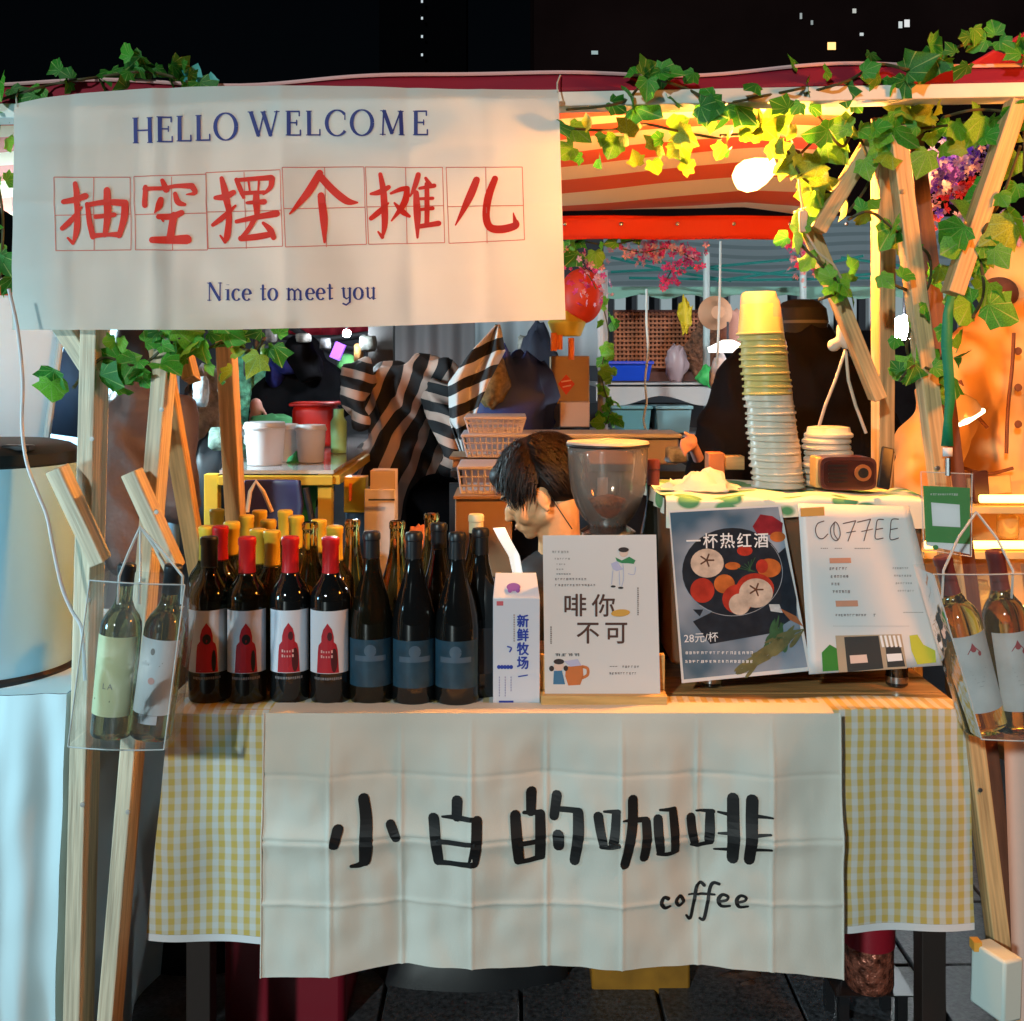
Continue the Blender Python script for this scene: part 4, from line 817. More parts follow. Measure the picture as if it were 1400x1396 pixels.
rbox(rw, .055, .066, (rx, 2.225, rz0), n=32).build('wooden_case', mat('walnut', (.10, .028, .022), .3, var=.3, vs=4, grain=(1, 20, 20), coat=.5), rd)
rbox(rw*.9, .004, .054, (rx, 2.1965, rz0), n=32).build('front_panel', mat('dark_maroon', (.035, .008, .008), .3), rd)
for k in range(5): MB().box((rx-.022, 2.1935, rz0+.016-.008*k), (.038, .002, .003)).build('grille_slat', BLACKP, rd)
Rf = Euler((math.pi/2, 0, 0)).to_matrix()
MB().lathe([(.0115, 0), (.0165, 0), (.0165, .006), (.0115, .006)], (rx+.027, 2.196, rz0+.002), 28, Rf).build('dial_ring', mat('copper', (.70, .26, .10), .3, metal=.7), rd)
MB().lathe([(0, .008), (.010, .008), (.0105, 0)], (rx+.027, 2.196, rz0+.002), 24, Rf).build('dial_knob', BLACKP, rd)
MB().box((P(1117, 0, 2.23).x, 2.24, rz0), (.012, .05, .062)).build('side_panel', mat('lit_side_wood', (.62, .38, .12), .4), rd, bevel=.003)  # lighter strip: the lit left side of the case, put into colour
ph = thing('mobile_phone', 'dark phone leaning behind the radio', 'phone', P(1210, 665, 2.25))
beam('phone_body', P(1207, 668, 2.23), P(1214, 612, 2.26), .026, .008, BLACKP, ph, bevel=.003); beam('pale_case_edge', P(1216, 668, 2.25), P(1222, 620, 2.28), .004, .008, mat('cream_plastic', (.68, .55, .42), .4), ph)
# plastic bag on the machine
pbm = MB(); pbm.ell((0, 0, 0), (1, 1, 1), seg=40); c = P(955, 668, 2.26)
pbm.v = [Vector((c.x+v.x*.078*(1+.3*pnoise(v*2.2)), c.y+v.y*.06, max(TOPZ, c.z-.008+v.z*.036*(1+.9*pnoise(v*1.9+Vector((3, 0, 0)))))+.006*pnoise(v*7))) for v in pbm.v]
tag(pbm.build('plastic_bag', mat('white_film', (.80, .78, .70), .3, transl=.35, bump=.8, bs=35, dist=.006), None), 'crumpled white plastic bag lying on top of the covered machine', 'plastic bag')
bx = thing('wooden_box', 'small open brown box behind the plastic bag', 'box', P(985, 650, 2.4))
MB().box(P(977, 634, 2.42), (.035, .05, .05)).build('side_wall', mat('rust_brown', (.45, .14, .04), .5), bx, bevel=.002); MB().box(P(1000, 632, 2.43), (.05, .04, .03)).build('flap', WOODP, bx, bevel=.002)
# cream cord looped over the brace
hc = thing('hanging_rope', 'cream cord hanging in two strands from a knotted rag on the post', 'cord', P(1152, 480, 2.2))
CRC = mat('cream_cord_mat', (.68, .50, .36), .7)
MB().tube([P(1156, 478, 2.2), P(1142, 520, 2.2), P(1128, 555, 2.21), P(1120, 582, 2.22)], .0032, 8).build('strand', CRC, hc)
MB().tube([P(1156, 478, 2.2), P(1160, 520, 2.2), P(1170, 555, 2.21), P(1184, 592, 2.22)], .0032, 8).build('strand', CRC, hc)
rg = MB(); rg.ell(P(1158, 455, 2.19), (.022, .012, .034), seg=16); rg.ell(P(1140, 472, 2.19), (.014, .01, .014), seg=12); rg.ell(P(1168, 470, 2.19), (.018, .01, .016), seg=12); blob('rag_knot', rg, CRC, hc, .004, 3)
sc = thing('switch_cord', 'cream inline switch on a thin wire hanging below the bulb', 'switch', P(1098, 302, 2.1))
MB().box(P(1098, 303, 2.1), (.016, .012, .042)).build('switch_body', CRC, sc, bevel=.003)
MB().tube([P(1092, 240, 2.1), P(1094, 265, 2.1), P(1098, 290, 2.1)], .0022, 6).build('wire', CRC, sc)
MB().tube([P(1100, 316, 2.1), P(1118, 345, 2.1), P(1140, 362, 2.1), P(1150, 380, 2.12)], .0022, 6).build('wire', CRC, sc)

# ---------------- clear hanging bags with bottles ----------------
PVC = thin_clear('clear_pvc', (.93, .97, .98), milky=.035, rough=.05); EDGE = mat('pvc_edge', (.70, .74, .74), .15, trans=.3, coat=.5)
def pvc_bag(label, c4, d_, depth, strapto, straps):
    t = thing('clear_bag', label, 'bag', P((c4[2][0]+c4[3][0])/2, c4[2][1], d_)); fr = lambda X, Y, off=0: P(X, Y, d_)+Vector((0, -off, 0)); q = quadmap(c4, fr)
    def wob(u, v, s): return .007*pnoise(Vector((u*3, v*4, s)))
    MB().grid(lambda u, v: q(u, 1-v)+Vector((0, wob(u, v, 0)-depth/2-.008*math.sin(math.pi*u), 0)), 24, 30).build('front_sheet', PVC, t, angle=80)
    MB().grid(lambda u, v: q(u, 1-v)+Vector((0, wob(u, v, 5)+depth/2, 0)), 24, 30).build('back_sheet', PVC, t, angle=80)
    for s in (0, 1): MB().grid(lambda u, v: q(s, 1-v)+Vector(((1 if s else -1)*.004*math.sin(math.pi*u), -depth/2+depth*u, 0)), 4, 20).build('side_sheet', PVC, t, angle=80)
    MB().grid(lambda u, v: q(u, 1)+Vector((0, -depth/2+depth*v, 0)), 12, 3).build('bottom_sheet', PVC, t, angle=80)
    for (u0, v0), (u1, v1) in (((0,0),(0,1)), ((1,0),(1,1)), ((0,1),(1,1)), ((0,0),(1,0))):
        MB().tube([q(u0+(u1-u0)*k/10, v0+(v1-v0)*k/10)+Vector((0, -depth/2-.001-.008*math.sin(math.pi*(u0+(u1-u0)*k/10)), 0)) for k in range(11)], .0012, 6).build('welded_edge', EDGE, t)
    for X, dy in straps: MB().tube([P(strapto[0], strapto[1], d_-.01), P(strapto[0]+(X-strapto[0])*.55, strapto[1]+35, d_-.02), P(X, c4[0][1]+2, d_+dy), P(X-2, c4[0][1]+40, d_+dy)], .0022, 6).build('strap', EDGE, t)
    return t
pvc_bag('clear plastic wine bag holding two pale labelled bottles, hung at left', [(137, 786), (264, 792), (236, 1012), (108, 1008)], 1.84, .09, (192, 720), ((163, -.045), (192, -.045), (250, -.045), (236, .04)))
def hang(o, x0, y0, x1, y1, d_):
    """base at pixel (x1,y1), neck towards (x0,y0)"""
    a, b_ = P(x1, y1, d_), P(x0, y0, d_); z = (b_-a).normalized(); y = Vector((0, 1, 0)); x = y.cross(z).normalized(); y = z.cross(x)
    o.rotation_euler = Matrix((x, y, z)).transposed().to_euler(); o.location = a; _w[o.name] = a; s_ = (b_-a).length/.30; o.scale = (s_*.95, s_*.95, s_); return o
hang(bottle(BORD, OG, CAPK, .262, 'yellow_la', 'bottle with pale yellow label inside the left clear bag'), 174, 770, 152, 1003, 1.84)
hang(bottle(BORD, OG, CAPK, .25, 'white_emblem', 'bottle with white label inside the left clear bag'), 238, 772, 206, 1005, 1.835)
pvc_bag('clear plastic wine bag holding two grey labelled bottles, hung at right', [(1262, 778), (1412, 776), (1440, 998), (1326, 998)], 1.84, .09, (1335, 700), ((1290, -.045), (1385, -.045)))
hang(bottle(BORD, AG, CAPN, .235, 'red_emblem', 'brown capped bottle with grey label inside the right clear bag'), 1288, 760, 1348, 996, 1.845)
hang(bottle(BORD, AG, CAPN, .235, 'red_emblem', 'bright amber bottle with grey label inside the right clear bag'), 1360, 752, 1396, 996, 1.85)

# ---------------- green payment card on lanyard ----------------
qr = thing('payment_card', 'green card in a clear holder hanging from a green lanyard', 'card', P(1296, 760, 1.93))
fq = plane_fn((0, 1.93, 0), (0, -1, 0)); GCARD = mat('card_green', (.015, .27, .06), .4)
qq = quadmap([(1262, 664), (1326, 667), (1326, 757), (1266, 745)], fq)
MB().grid(lambda u, v: qq(u, 1-v), 2, 2).build('green_card', GCARD, qr, angle=None, solid=.001)
m = MB(); poly(m, [(1275,719),(1313,721),(1312,690),(1273,687)][::1], fq, .0012); m.build('white_square', INKW, qr, angle=None)
m = MB(); poly(m, [(1267,746),(1326,758),(1326,744),(1266,741)], fq, .0012); m.build('white_foot', INKW, qr, angle=None)
m = MB(); disc(m, 1279, 748.5, 4, 3.4, fq, .0014); m.build('green_mark', GCARD, qr, angle=None)
dashes('small_print', 1272, 676, 12, 2.6, 3, .7, fq, INKW, qr, off=.0013, seed=70)
qh = quadmap([(1259, 645), (1329, 648), (1328, 761), (1263, 751)], fq)
MB().grid(lambda u, v: qh(u, 1-v, .003), 6, 8).build('clear_holder', thin_clear('holder_film', (.97, .97, .97), milky=.04, rough=.06), qr, angle=80)
for (a, b_) in (((0,0),(1,0)), ((0,0),(0,1)), ((1,0),(1,1)), ((0,1),(1,1))): MB().tube([qh(*a, .003), qh(*b_, .003)], .0009, 6).build('holder_edge', EDGE, qr)
LAN = mat('lanyard_green', (.01, .22, .10), .5, bump=.4, bs=400)
pts = [(1300, 405), (1296, 430), (1294, 470), (1297, 510), (1299, 545), (1296, 575), (1295, 610)]; ws = [10, 16, 15, 12, 15, 13, 15]
m = MB(); n0 = len(pts)
for s_ in (-1, 1): m.v += [P(x+s_*w_/2, y, 1.925)+Vector((0, s_*.004*math.sin(i*1.7), 0)) for i, ((x, y), w_) in enumerate(zip(pts, ws))]
m.f = [(i, i+1, n0+i+1, n0+i) for i in range(n0-1)]; m.build('lanyard', LAN, qr, solid=.0015, angle=80)
m = MB(); m.add([P(1289, 612, 1.925), P(1302, 612, 1.925), P(1302, 624, 1.925), P(1289, 624, 1.925)], [(0, 3, 2, 1)]); m.build('white_label', INKW, qr, solid=.002)
MB().tube([P(1296, 626, 1.925), P(1296, 650, 1.926)], .005, 8).build('clip', CHROME, qr)
# ---------------- ivy ----------------
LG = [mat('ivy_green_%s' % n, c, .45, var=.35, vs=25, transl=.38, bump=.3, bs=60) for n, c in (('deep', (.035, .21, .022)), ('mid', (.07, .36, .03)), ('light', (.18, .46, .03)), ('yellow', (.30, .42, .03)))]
for m_ in LG:
    t_ = m_.node_tree; N_ = t_.nodes.new; L2 = t_.links.new; mixn = [n for n in t_.nodes if n.type == 'MIX'][0]
    tc_ = N_('ShaderNodeTexCoord'); sp2 = N_('ShaderNodeSeparateXYZ'); L2(tc_.outputs['Object'], sp2.inputs[0])
    at_ = N_('ShaderNodeMath'); at_.operation = 'ARCTAN2'; L2(sp2.outputs['X'], at_.inputs[0]); L2(sp2.outputs['Y'], at_.inputs[1])
    ml = N_('ShaderNodeMath'); ml.operation = 'MULTIPLY_ADD'; ml.inputs[1].default_value = 1/.62; ml.inputs[2].default_value = .5; L2(at_.outputs[0], ml.inputs[0])
    fr_ = N_('ShaderNodeMath'); fr_.operation = 'PINGPONG'; fr_.inputs[1].default_value = .5; L2(ml.outputs[0], fr_.inputs[0])
    gt = N_('ShaderNodeMath'); gt.operation = 'GREATER_THAN'; gt.inputs[1].default_value = .455; L2(fr_.outputs[0], gt.inputs[0])
    mv = N_('ShaderNodeMix'); mv.data_type = 'RGBA'; L2(gt.outputs[0], mv.inputs[0]); L2(mixn.outputs[2], mv.inputs[6]); mv.inputs[7].default_value = (.30, .48, .12, 1)
    for l_ in list(mixn.outputs[2].links):
        if l_.to_node != mv: ts = l_.to_socket; t_.links.remove(l_); L2(mv.outputs[2], ts)
STEM = mat('vine_stem', (.06, .05, .015), .7)
LOUT = [(0, -.02), (.18, -.14), (.40, -.10), (.42, .10), (.60, .36), (.38, .50), (.27, .72), (0, 1.0), (-.27, .72), (-.38, .50), (-.60, .36), (-.42, .10), (-.40, -.10), (-.18, -.14)]
lmesh = []
for k in range(8):
    me = bpy.data.meshes.new('ivy_leaf'); r = random.Random(k); cup = r.choice((-1, 1))*r.uniform(.25, .75); tw = r.uniform(-.5, .5)
    pts = [(0, .30)]+[(x*(.85+.3*r.random()), y*(.9+.2*r.random())) for x, y in LOUT]
    vs = [(x, y, cup*abs(x)*.7-.5*y*y*abs(cup)+tw*x*y+r.uniform(-.05, .05)) for x, y in pts]; n = len(LOUT)
    me.from_pydata(vs, [], [(0, 1+i, 1+(i+1) % n) for i in range(n)]); me.materials.append(LG[k % 4]); me.shade_smooth(); lmesh.append(me)
def vine(label, path, n, size, spread, d_, pal=(0, 1, 2), seed=0, name='ivy_garland', dr=.06, group='artificial ivy garlands on the stall', hangdown=0, at=None):
    r = random.Random(seed); pts = cat_rom([(x, y) for x, y in path], 8); wp = [P(x, y, d_+.012*math.sin(i*.8)) for i, (x, y) in enumerate(pts)]
    t = thing(name, label, 'ivy garland', wp[len(wp)//2], group)
    MB().tube(wp, .0028, 6).build('stem', STEM, t)
    n = int(n*1.1)
    for i in range(n):
        f = r.random()*(len(wp)-1); k = int(f); c = wp[k].lerp(wp[min(k+1, len(wp)-1)], f-k)
        o = bpy.data.objects.new('leaf', lmesh[r.choice(pal)+4*r.randint(0, 1)]); off = Vector((r.gauss(0, spread), r.uniform(-dr, dr), r.gauss(-hangdown*abs(r.gauss(0, 1)), spread)))
        w_ = c+off; link(o, t, w_); s_ = size*r.choice((.6, .75, .85, 1.0, 1.2)); o.scale = (s_, s_, s_)
        o.rotation_euler = (math.pi/2+r.gauss(0, .55), r.gauss(0, .25), 0); o.rotation_euler.rotate(Euler((0, r.uniform(-1, 1)*2.8 if r.random() < .4 else math.pi+r.gauss(0, .8), r.gauss(0, .6))))
    return t
vine('ivy along the banner top at the far left against the night sky', [(-10, 140), (60, 118), (130, 106), (200, 98), (245, 108), (262, 114)], 26, .042, .014, 1.98, (0, 0, 1), 1, dr=.03)
vine('ivy hanging down the left picture edge beside the banner', [(2, 150), (-6, 220), (4, 300), (0, 380)], 12, .035, .012, 2.02, (0, 1, 2), 2, dr=.02)
vine('bright green ivy clump hanging below the left end of the banner', [(100, 530), (140, 490), (190, 500), (230, 470), (250, 460)], 24, .046, .022, 1.965, (1, 1, 2, 0), 3, dr=.02)
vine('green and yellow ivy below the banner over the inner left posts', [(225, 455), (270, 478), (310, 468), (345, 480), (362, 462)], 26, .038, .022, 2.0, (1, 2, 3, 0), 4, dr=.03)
vine('ivy running over the white rail right of the banner', [(775, 150), (850, 140), (885, 110), (930, 118), (985, 140), (1050, 130), (1100, 120)], 20, .048, .018, 1.965, (0, 0, 1), 5, dr=.02)
vine('ivy climbing above the rail towards the upper right corner', [(1100, 128), (1160, 110), (1200, 88), (1250, 95), (1290, 75), (1330, 60), (1400, 80)], 26, .046, .018, 1.965, (0, 1, 1), 6, dr=.02)
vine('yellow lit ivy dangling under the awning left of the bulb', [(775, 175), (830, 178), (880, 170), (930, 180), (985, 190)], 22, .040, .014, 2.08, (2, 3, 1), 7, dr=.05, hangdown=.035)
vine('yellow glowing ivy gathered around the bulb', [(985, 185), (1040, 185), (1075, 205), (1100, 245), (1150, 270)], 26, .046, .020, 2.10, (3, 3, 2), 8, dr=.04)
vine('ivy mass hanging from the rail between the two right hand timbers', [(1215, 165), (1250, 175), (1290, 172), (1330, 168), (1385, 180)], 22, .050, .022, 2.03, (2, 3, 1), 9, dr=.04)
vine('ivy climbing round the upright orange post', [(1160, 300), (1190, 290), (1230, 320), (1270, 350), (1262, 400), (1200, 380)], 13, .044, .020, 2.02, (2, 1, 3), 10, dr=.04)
vine('ivy at the right picture edge over the orange coat', [(1395, 200), (1370, 270), (1340, 330), (1345, 400), (1325, 440)], 18, .054, .022, 1.97, (2, 3, 1), 11, dr=.03)
vine('ivy twisted round the lower diagonal brace near the cups', [(1090, 330), (1130, 370), (1150, 395), (1120, 410)], 14, .040, .014, 2.12, (1, 2, 2), 12, dr=.03)
vine('ivy sprig below the round white lamp near the green lanyard', [(1230, 520), (1250, 500), (1280, 505), (1290, 480)], 10, .042, .014, 2.0, (1, 2, 0), 13, dr=.03)
vine('ivy filling the gap between bulb and the upright orange post', [(1120, 160), (1150, 200), (1170, 180), (1190, 240), (1160, 290)], 12, .046, .022, 2.06, (2, 3, 1), 21, dr=.04)
vine('ivy under the rail at the far right corner', [(1290, 160), (1340, 150), (1395, 165), (1400, 240)], 8, .052, .024, 1.99, (1, 2, 2), 22, dr=.03)
vine('ivy low on the right timbers above the green card', [(1255, 420), (1240, 480), (1275, 520)], 9, .044, .016, 2.03, (1, 2, 2), 23, dr=.03)
SCR = mat('zinc_screw', (.5, .5, .5), .35, metal=1)
for x, y, d_ in ((221, 560, 1.966), (126, 600, 1.944), (121, 820, 1.933), (214, 700, 1.902), (1209, 200, 2.035), (1234, 262, 2.006), (1282, 640, 1.992), (1340, 1080, 1.976), (113, 1100, 1.919), (175, 1110, 1.931)):
    MB().lathe([(0, .002), (.004, .0018), (.0045, 0)], P(x, y, d_-.0005), 12, Euler((math.pi/2, 0, 0)).to_matrix()).build('screw', SCR, st)
cy = thing('cyan_leaf_spike', 'pale cyan leaf tip sticking up over the banner top', 'leaf', P(270, 118, 1.99))
for (x, y, s_, rot) in ((262, 112, .034, .3), (290, 116, .022, -.1)):
    o = bpy.data.objects.new('leaf', bpy.data.meshes['ivy_leaf'].copy()); o.data.materials.clear(); o.data.materials.append(mat('cyan_leaf', (.10, .55, .55), .5, transl=.3)); link(o, cy, P(x, y, 1.985)); o.scale = (s_, s_, s_); o.rotation_euler = (math.pi/2+.2, rot, .3)

# blossoms
def blossoms(label, pts, cols, d_, n, spread, seed, name='hanging_flowers', rs=.008):
    r = random.Random(seed); t = thing(name, label, 'flowers', P(pts[0][0], pts[0][1], d_)); q = cat_rom(pts, 8)
    MB().tube([P(x, y, d_) for x, y in q], .002, 5).build('stem', STEM, t)
    for k, c in enumerate(cols):
        m = MB()
        for i in range(n//len(cols)):
            x, y = q[r.randrange(len(q))]; p = P(x, y, d_)+Vector((r.gauss(0, spread), r.gauss(0, spread), r.gauss(0, spread))); s_ = rs*r.uniform(.6, 1.3); e = Euler((r.random()*3, r.random()*3, r.random()*3)).to_matrix()
            for j in range(5):
                a = j*1.257; m.add([p, p+e @ Vector((s_*math.cos(a-.5), s_*math.sin(a-.5), s_*.3)), p+e @ Vector((s_*1.5*math.cos(a), s_*1.5*math.sin(a), s_*.4)), p+e @ Vector((s_*math.cos(a+.5), s_*math.sin(a+.5), s_*.3))], [(0, 1, 2, 3)])
        tag(m.build('petals', c, t, angle=None), kind='stuff')
PINK = mat('pink_petal', (.72, .05, .26), .6, transl=.4); PALE = mat('pale_pink_petal', (.75, .40, .50), .6, transl=.4); PURP = mat('violet_petal', (.16, .06, .75), .6, transl=.4); LIL = mat('lilac_petal', (.55, .45, .78), .6, transl=.4)
RDP = mat('rose_red_petal', (.60, .04, .07), .6, transl=.4)
blossoms('pink blossoms under the awning back edge near the middle', [(850, 340), (880, 345), (915, 340), (950, 355)], (PINK, PALE), 3.5, 120, .022, 1)
blossoms('lower spray of pink blossoms hanging in front of the pale tent', [(952, 352), (925, 362), (910, 385)], (PINK,), 3.6, 60, .014, 2)
blossoms('small pink blossoms right of the banner above the red lantern', [(775, 345), (800, 370), (815, 395)], (PINK, PALE), 3.5, 70, .03, 3)
blossoms('pink blossoms beside the left diagonal brace of the right posts', [(1080, 330), (1095, 350), (1100, 375)], (PINK, PALE), 3.4, 60, .018, 4)
blossoms('violet blossoms between the two right hand timbers', [(1255, 265), (1280, 235), (1310, 215), (1335, 205)], (PURP, LIL), 2.35, 420, .024, 5, rs=.0075)
blossoms('rose pink blossoms under the violet ones', [(1258, 285), (1290, 275), (1330, 262), (1345, 275)], (RDP, PALE), 2.4, 120, .022, 6)
blossoms('pink blossoms at the right edge below the ivy', [(1350, 330), (1390, 300), (1385, 350)], (RDP, PALE), 3.0, 60, .03, 7)

# ---------------- night buildings ----------------
BLD = mat('dark_facade', (.010, .005, .005), .9, var=.3, vs=.2, spec=0)
def win(name, x, y, w, h, d_, col, es, parent):
    m = mat('window_'+name, col, emit=col, es=es)
    fr = MB().box(P(x, y, d_-.03), (px(w, d_)*1.25, .05, px(h, d_)*1.25)).build('window', BLD, parent)
    MB().box(P(x, y, d_-.08), (px(w, d_), .04, px(h, d_))).build('pane', m, fr)
tw = thing('apartment_tower', 'dark apartment tower with a few lit windows at upper right', 'building', P(1080, 500, 60))
MB().box((P(1080, 0, 60).x, 66, 24), (px(700, 60), 12, 48)).build('wall', BLD, tw)
for i, (x, y, w, h, c, e) in enumerate(((1137, 63, 11, 10, (1, .55, .18), 1.6), (1231, 34, 5, 9, (.8, .8, .8), .35), (1240, 32, 7, 10, (.85, .8, .8), .5), (1168, 15, 5, 6, (.7, .65, .6), .3), (1095, 22, 3, 8, (.5, .5, .5), .2), (1110, 31, 3, 6, (.5, .5, .5), .12), (1178, 47, 5, 4, (.7, .7, .7), .4), (813, 72, 9, 5, (.5, .6, .6), .2))): win(str(i), x, y, w, h, 60, c, e, tw)
t2 = thing('slim_tower', 'slim dark tower with a vertical row of tiny lights above the banner', 'building', P(577, 500, 70))
MB().box((P(577, 0, 70).x, 72, 26), (px(120, 70), 3, 52)).build('wall', mat('black_facade', (.0015, .0015, .002), .9, spec=0), t2)
for i, y in enumerate((2, 25, 50, 75)): win('s%d' % i, 577, y, 2.5, 3.5, 70, (.75, .8, .85), .4, t2)

# ---------------- tents and clutter behind ----------------
PALEB = mat('pale_blue_tent', (.42, .50, .56), .7, transl=.25, var=.08, vs=1)
rt = thing('pale_tent', 'pale blue canopy tent on teal scissor poles behind the stall', 'tent', P(1100, 600, 7))
m = MB().grid(lambda u, v: P(825+640*u, 396-100*v, 6.0+3.2*v)+Vector((0, 0, .02*math.sin(u*14)*math.sin(v*3))), 40, 8); m.build('roof', striped('ribbed_tent_cloth', (.50, .58, .66), (.34, .42, .48), .42, (0, 1, 0), .6, transl=.2), rt, angle=80)
MB().grid(lambda u, v: P(825+640*u, 392+14*v+3*math.sin(u*60)*v, 5.98), 90, 3).build('valance', mat('mint_valance', (.25, .50, .40), .6, transl=.3), rt, angle=80)
TEAL = mat('teal_pole', (.03, .22, .20), .35, metal=.3)
for a, b_ in (((835, 372), (1110, 352)), ((850, 352), (1100, 378)), ((835, 352), (1000, 384)), ((980, 384), (1180, 350)), ((860, 380), (1200, 380)), ((1150, 378), (1390, 352)), ((1150, 352), (1390, 380))): MB().tube([P(*a, 5.8), P((a[0]+b_[0])/2, (a[1]+b_[1])/2+3, 5.8), P(*b_, 5.8)], .008, 6).build('scissor_bar', TEAL, rt)
for x in (966, 1098, 1376): MB().tube([P(x, 345, 5.7), (P(x, 0, 5.7).x, 5.7, 0)], .018, 8).build('pole', mat('pale_pole', (.45, .5, .5), .4), rt)
# colonnade behind
cl = thing('colonnade', 'row of white pillars on a dark shopfront beyond the tents', 'shopfront', P(1020, 500, 11))
MB().box((P(1010, 0, 11).x, 11.5, 1.3), (px(760, 11), .3, 2.9)).build('wall', mat('dark_shop', (.03, .03, .04), .7), cl)
for i in range(17): MB().box((P(850+32*i, 0, 11).x, 11.2, 1.25), (px(15, 11), .1, 2.5)).build('pillar', mat('white_pillar', (.62, .66, .70), .6), cl)
# grey tent walls
GW = mat('grey_tent_wall', (.24, .22, .24), .8, var=.12, vs=1.5)
def wall(name, label, x0, y0, x1, y1, d_, m, cat='tent wall'): 
    a, b_ = P(x0, y0, d_), P(x1, y1, d_)
    o = MB().grid(lambda u, v: Vector((a.x+(b_.x-a.x)*u, d_+.03*math.sin(u*25), b_.z+(a.z-b_.z)*v)), 40, 2).build(name, m, None, solid=.01, angle=80); return tag(o, label, cat)
wall('tent_wall', 'grey tent side wall behind the striped garment', 530, 430, 655, 900, 6.6, GW)
wall('tent_wall', 'pale bluish tent wall right of the striped garment', 650, 400, 830, 500, 6.4, mat('bluish_tent_wall', (.40, .46, .52), .8, var=.1, vs=1.5))
wall('tent_wall', 'blue grey tent wall behind the left posts', 20, 395, 245, 1100, 3.9, mat('slate_tent_wall', (.16, .26, .34), .8, var=.15, vs=1.5))
wall('dark_backdrop_fence', 'black hoarding closing off the market behind the tables', 180, 452, 1500, 1000, 8.2, mat('black_hoarding', (.035, .035, .045), .8, var=.6, vs=3), 'hoarding')
wall('red_valance', 'red tent edge glimpsed just under the banner', 395, 425, 535, 458, 5.9, REDC, 'tent edge')
wt = thing('white_tent_panel', 'bright white tent side panel glowing behind the white drum', 'tent panel', P(20, 600, 3.05))
MB().add([P(-320, 380, 3.0), P(92, 380, 3.1), P(60, 612, 3.1), P(-320, 640, 3.0)], [(0, 3, 2, 1)]).build('panel', mat('white_panel', (.80, .86, .88), .6, var=.03, vs=3, transl=.55), wt, solid=.01)
MB().tube([P(95, 380, 3.09), P(62, 612, 3.09)], .010, 8).build('edge_tube', mat('pale_pole', (.45, .5, .5), .4), wt)
wt2 = MB().add([P(96, 440, 3.3), P(150, 520, 3.3), P(122, 600, 3.3), P(62, 592, 3.3)], [(0, 3, 2, 1)]).build('dark_flap', mat('navy_flap', (.02, .035, .07), .7), None, solid=.012); tag(wt2, 'dark navy triangular tent flap beside the bright panel', 'tent flap')
rv = MB().grid(lambda u, v: P(-60+84*u, 392+12*v, 2.6), 6, 2).build('orange_valance', CAN1, None, solid=.004); tag(rv, 'scrap of red and white awning at the left edge beside the banner', 'awning')

# scissor frame and lamp left of centre
sf = thing('scissor_frame', 'dark folding metal tent frame under the banner', 'tent frame', P(440, 470, 5.6)); DK = mat('dark_steel', (.06, .06, .07), .4, metal=.8)
for a, b_ in (((345, 452), (500, 480)), ((350, 478), (520, 455)), ((350, 456), (350, 900)), ((395, 445), (470, 492))): MB().tube([P(*a, 5.6), P(*b_, 5.6)], .018, 8).build('bar', DK, sf)
MB().box(P(522, 560, 5.2), (px(34, 5.2), .09, px(260, 5.2))).build('upright', mat('black_upright', (.015, .015, .018), .4), sf)
def glowball(name, label, x, y, d_, r_, col, es, cat='lamp'):
    t = thing(name, label, cat, P(x, y, d_)); MB().ell(P(x, y, d_), (r_, r_, r_)).build('glowing_globe', mat(name+'_glow', (1, 1, 1), emit=col, es=es), t)
    MB().tube([P(x, y, d_)+Vector((0, 0, r_)), P(x, y, d_)+Vector((0, 0, r_+.12))], .004, 6).build('hanger', DK, t); return t
glowball('round_white_lamp', 'glaring round white lamp behind the upright post', 1236, 448, 4.6, .052, (.85, .95, 1.0), 330)
glowball('small_white_lamp', 'small white lamp just under the banner edge', 474, 456, 4.9, .018, (.85, .95, 1), 800)
vb = MB(); vb.box(P(462, 480, 5.3), (.05, .03, .08), Euler((0, .4, 0)).to_matrix()); tag(vb.build('violet_light', mat('violet_glow', (.3, .1, .8), emit=(.35, .10, .9), es=1.2), None), 'small violet light under the dark frame', 'light')
vb = MB(); vb.ell(P(474, 496, 5.35), (.05, .03, .045)); tag(vb.build('green_toy', mat('lime_green', (.15, .55, .15), .5), None), 'lime green toy below the violet light', 'toy')

# yellow table with tubs
yt = thing('yellow_table', 'glass topped yellow table behind the left bottles', 'table', P(430, 650, 4.2)); YEL = mat('yellow_paint', (.66, .40, .03), .45, var=.1)
zt_ = P(0, 648, 3.6).z; A, B, Cc, D_ = P(300, 648, 3.6), P(456, 648, 3.6), P(532, 592, 5.5), P(360, 592, 5.5)
for p in (A, B, Cc, D_): p.z = zt_
MB().add([A, B, Cc, D_]+[p+Vector((0, 0, .012)) for p in (A, B, Cc, D_)], [(0,3,2,1),(4,5,6,7),(0,1,5,4),(1,2,6,5),(2,3,7,6),(3,0,4,7)]).build('glass_top', mat('table_glass', (.55, .50, .50), .12, coat=.6), yt)
for a, b_ in ((A, B), (B, Cc)): beam('apron', a-Vector((0, 0, .02)), b_-Vector((0, 0, .02)), .03, .04, YEL, yt)
for p in (B, Cc, A): beam('leg', (p.x-.03, p.y+.03, 0), (p.x-.03, p.y+.03, zt_-.002), .045, .045, YEL, yt)
def tub(label, x, y, d_, r_, h, m, cat='plastic tub', name='plastic_tub', lid=None):
    t = thing(name, label, cat, P(x, y, d_)); c = P(x, y, d_); c.z = zt_+.014
    MB().lathe([(r_*.86, 0), (r_, h*.85), (r_*1.06, h*.86), (r_*1.06, h*.9), (r_*.98, h), (0, h*1.02)], c, 28).build('tub_body', m, t); MB().lathe([(r_*1.07, h*.84), (r_*1.09, h*.88), (r_*1.0, h*.93)], c, 28, cap=False).build('lid_rim', m, t)
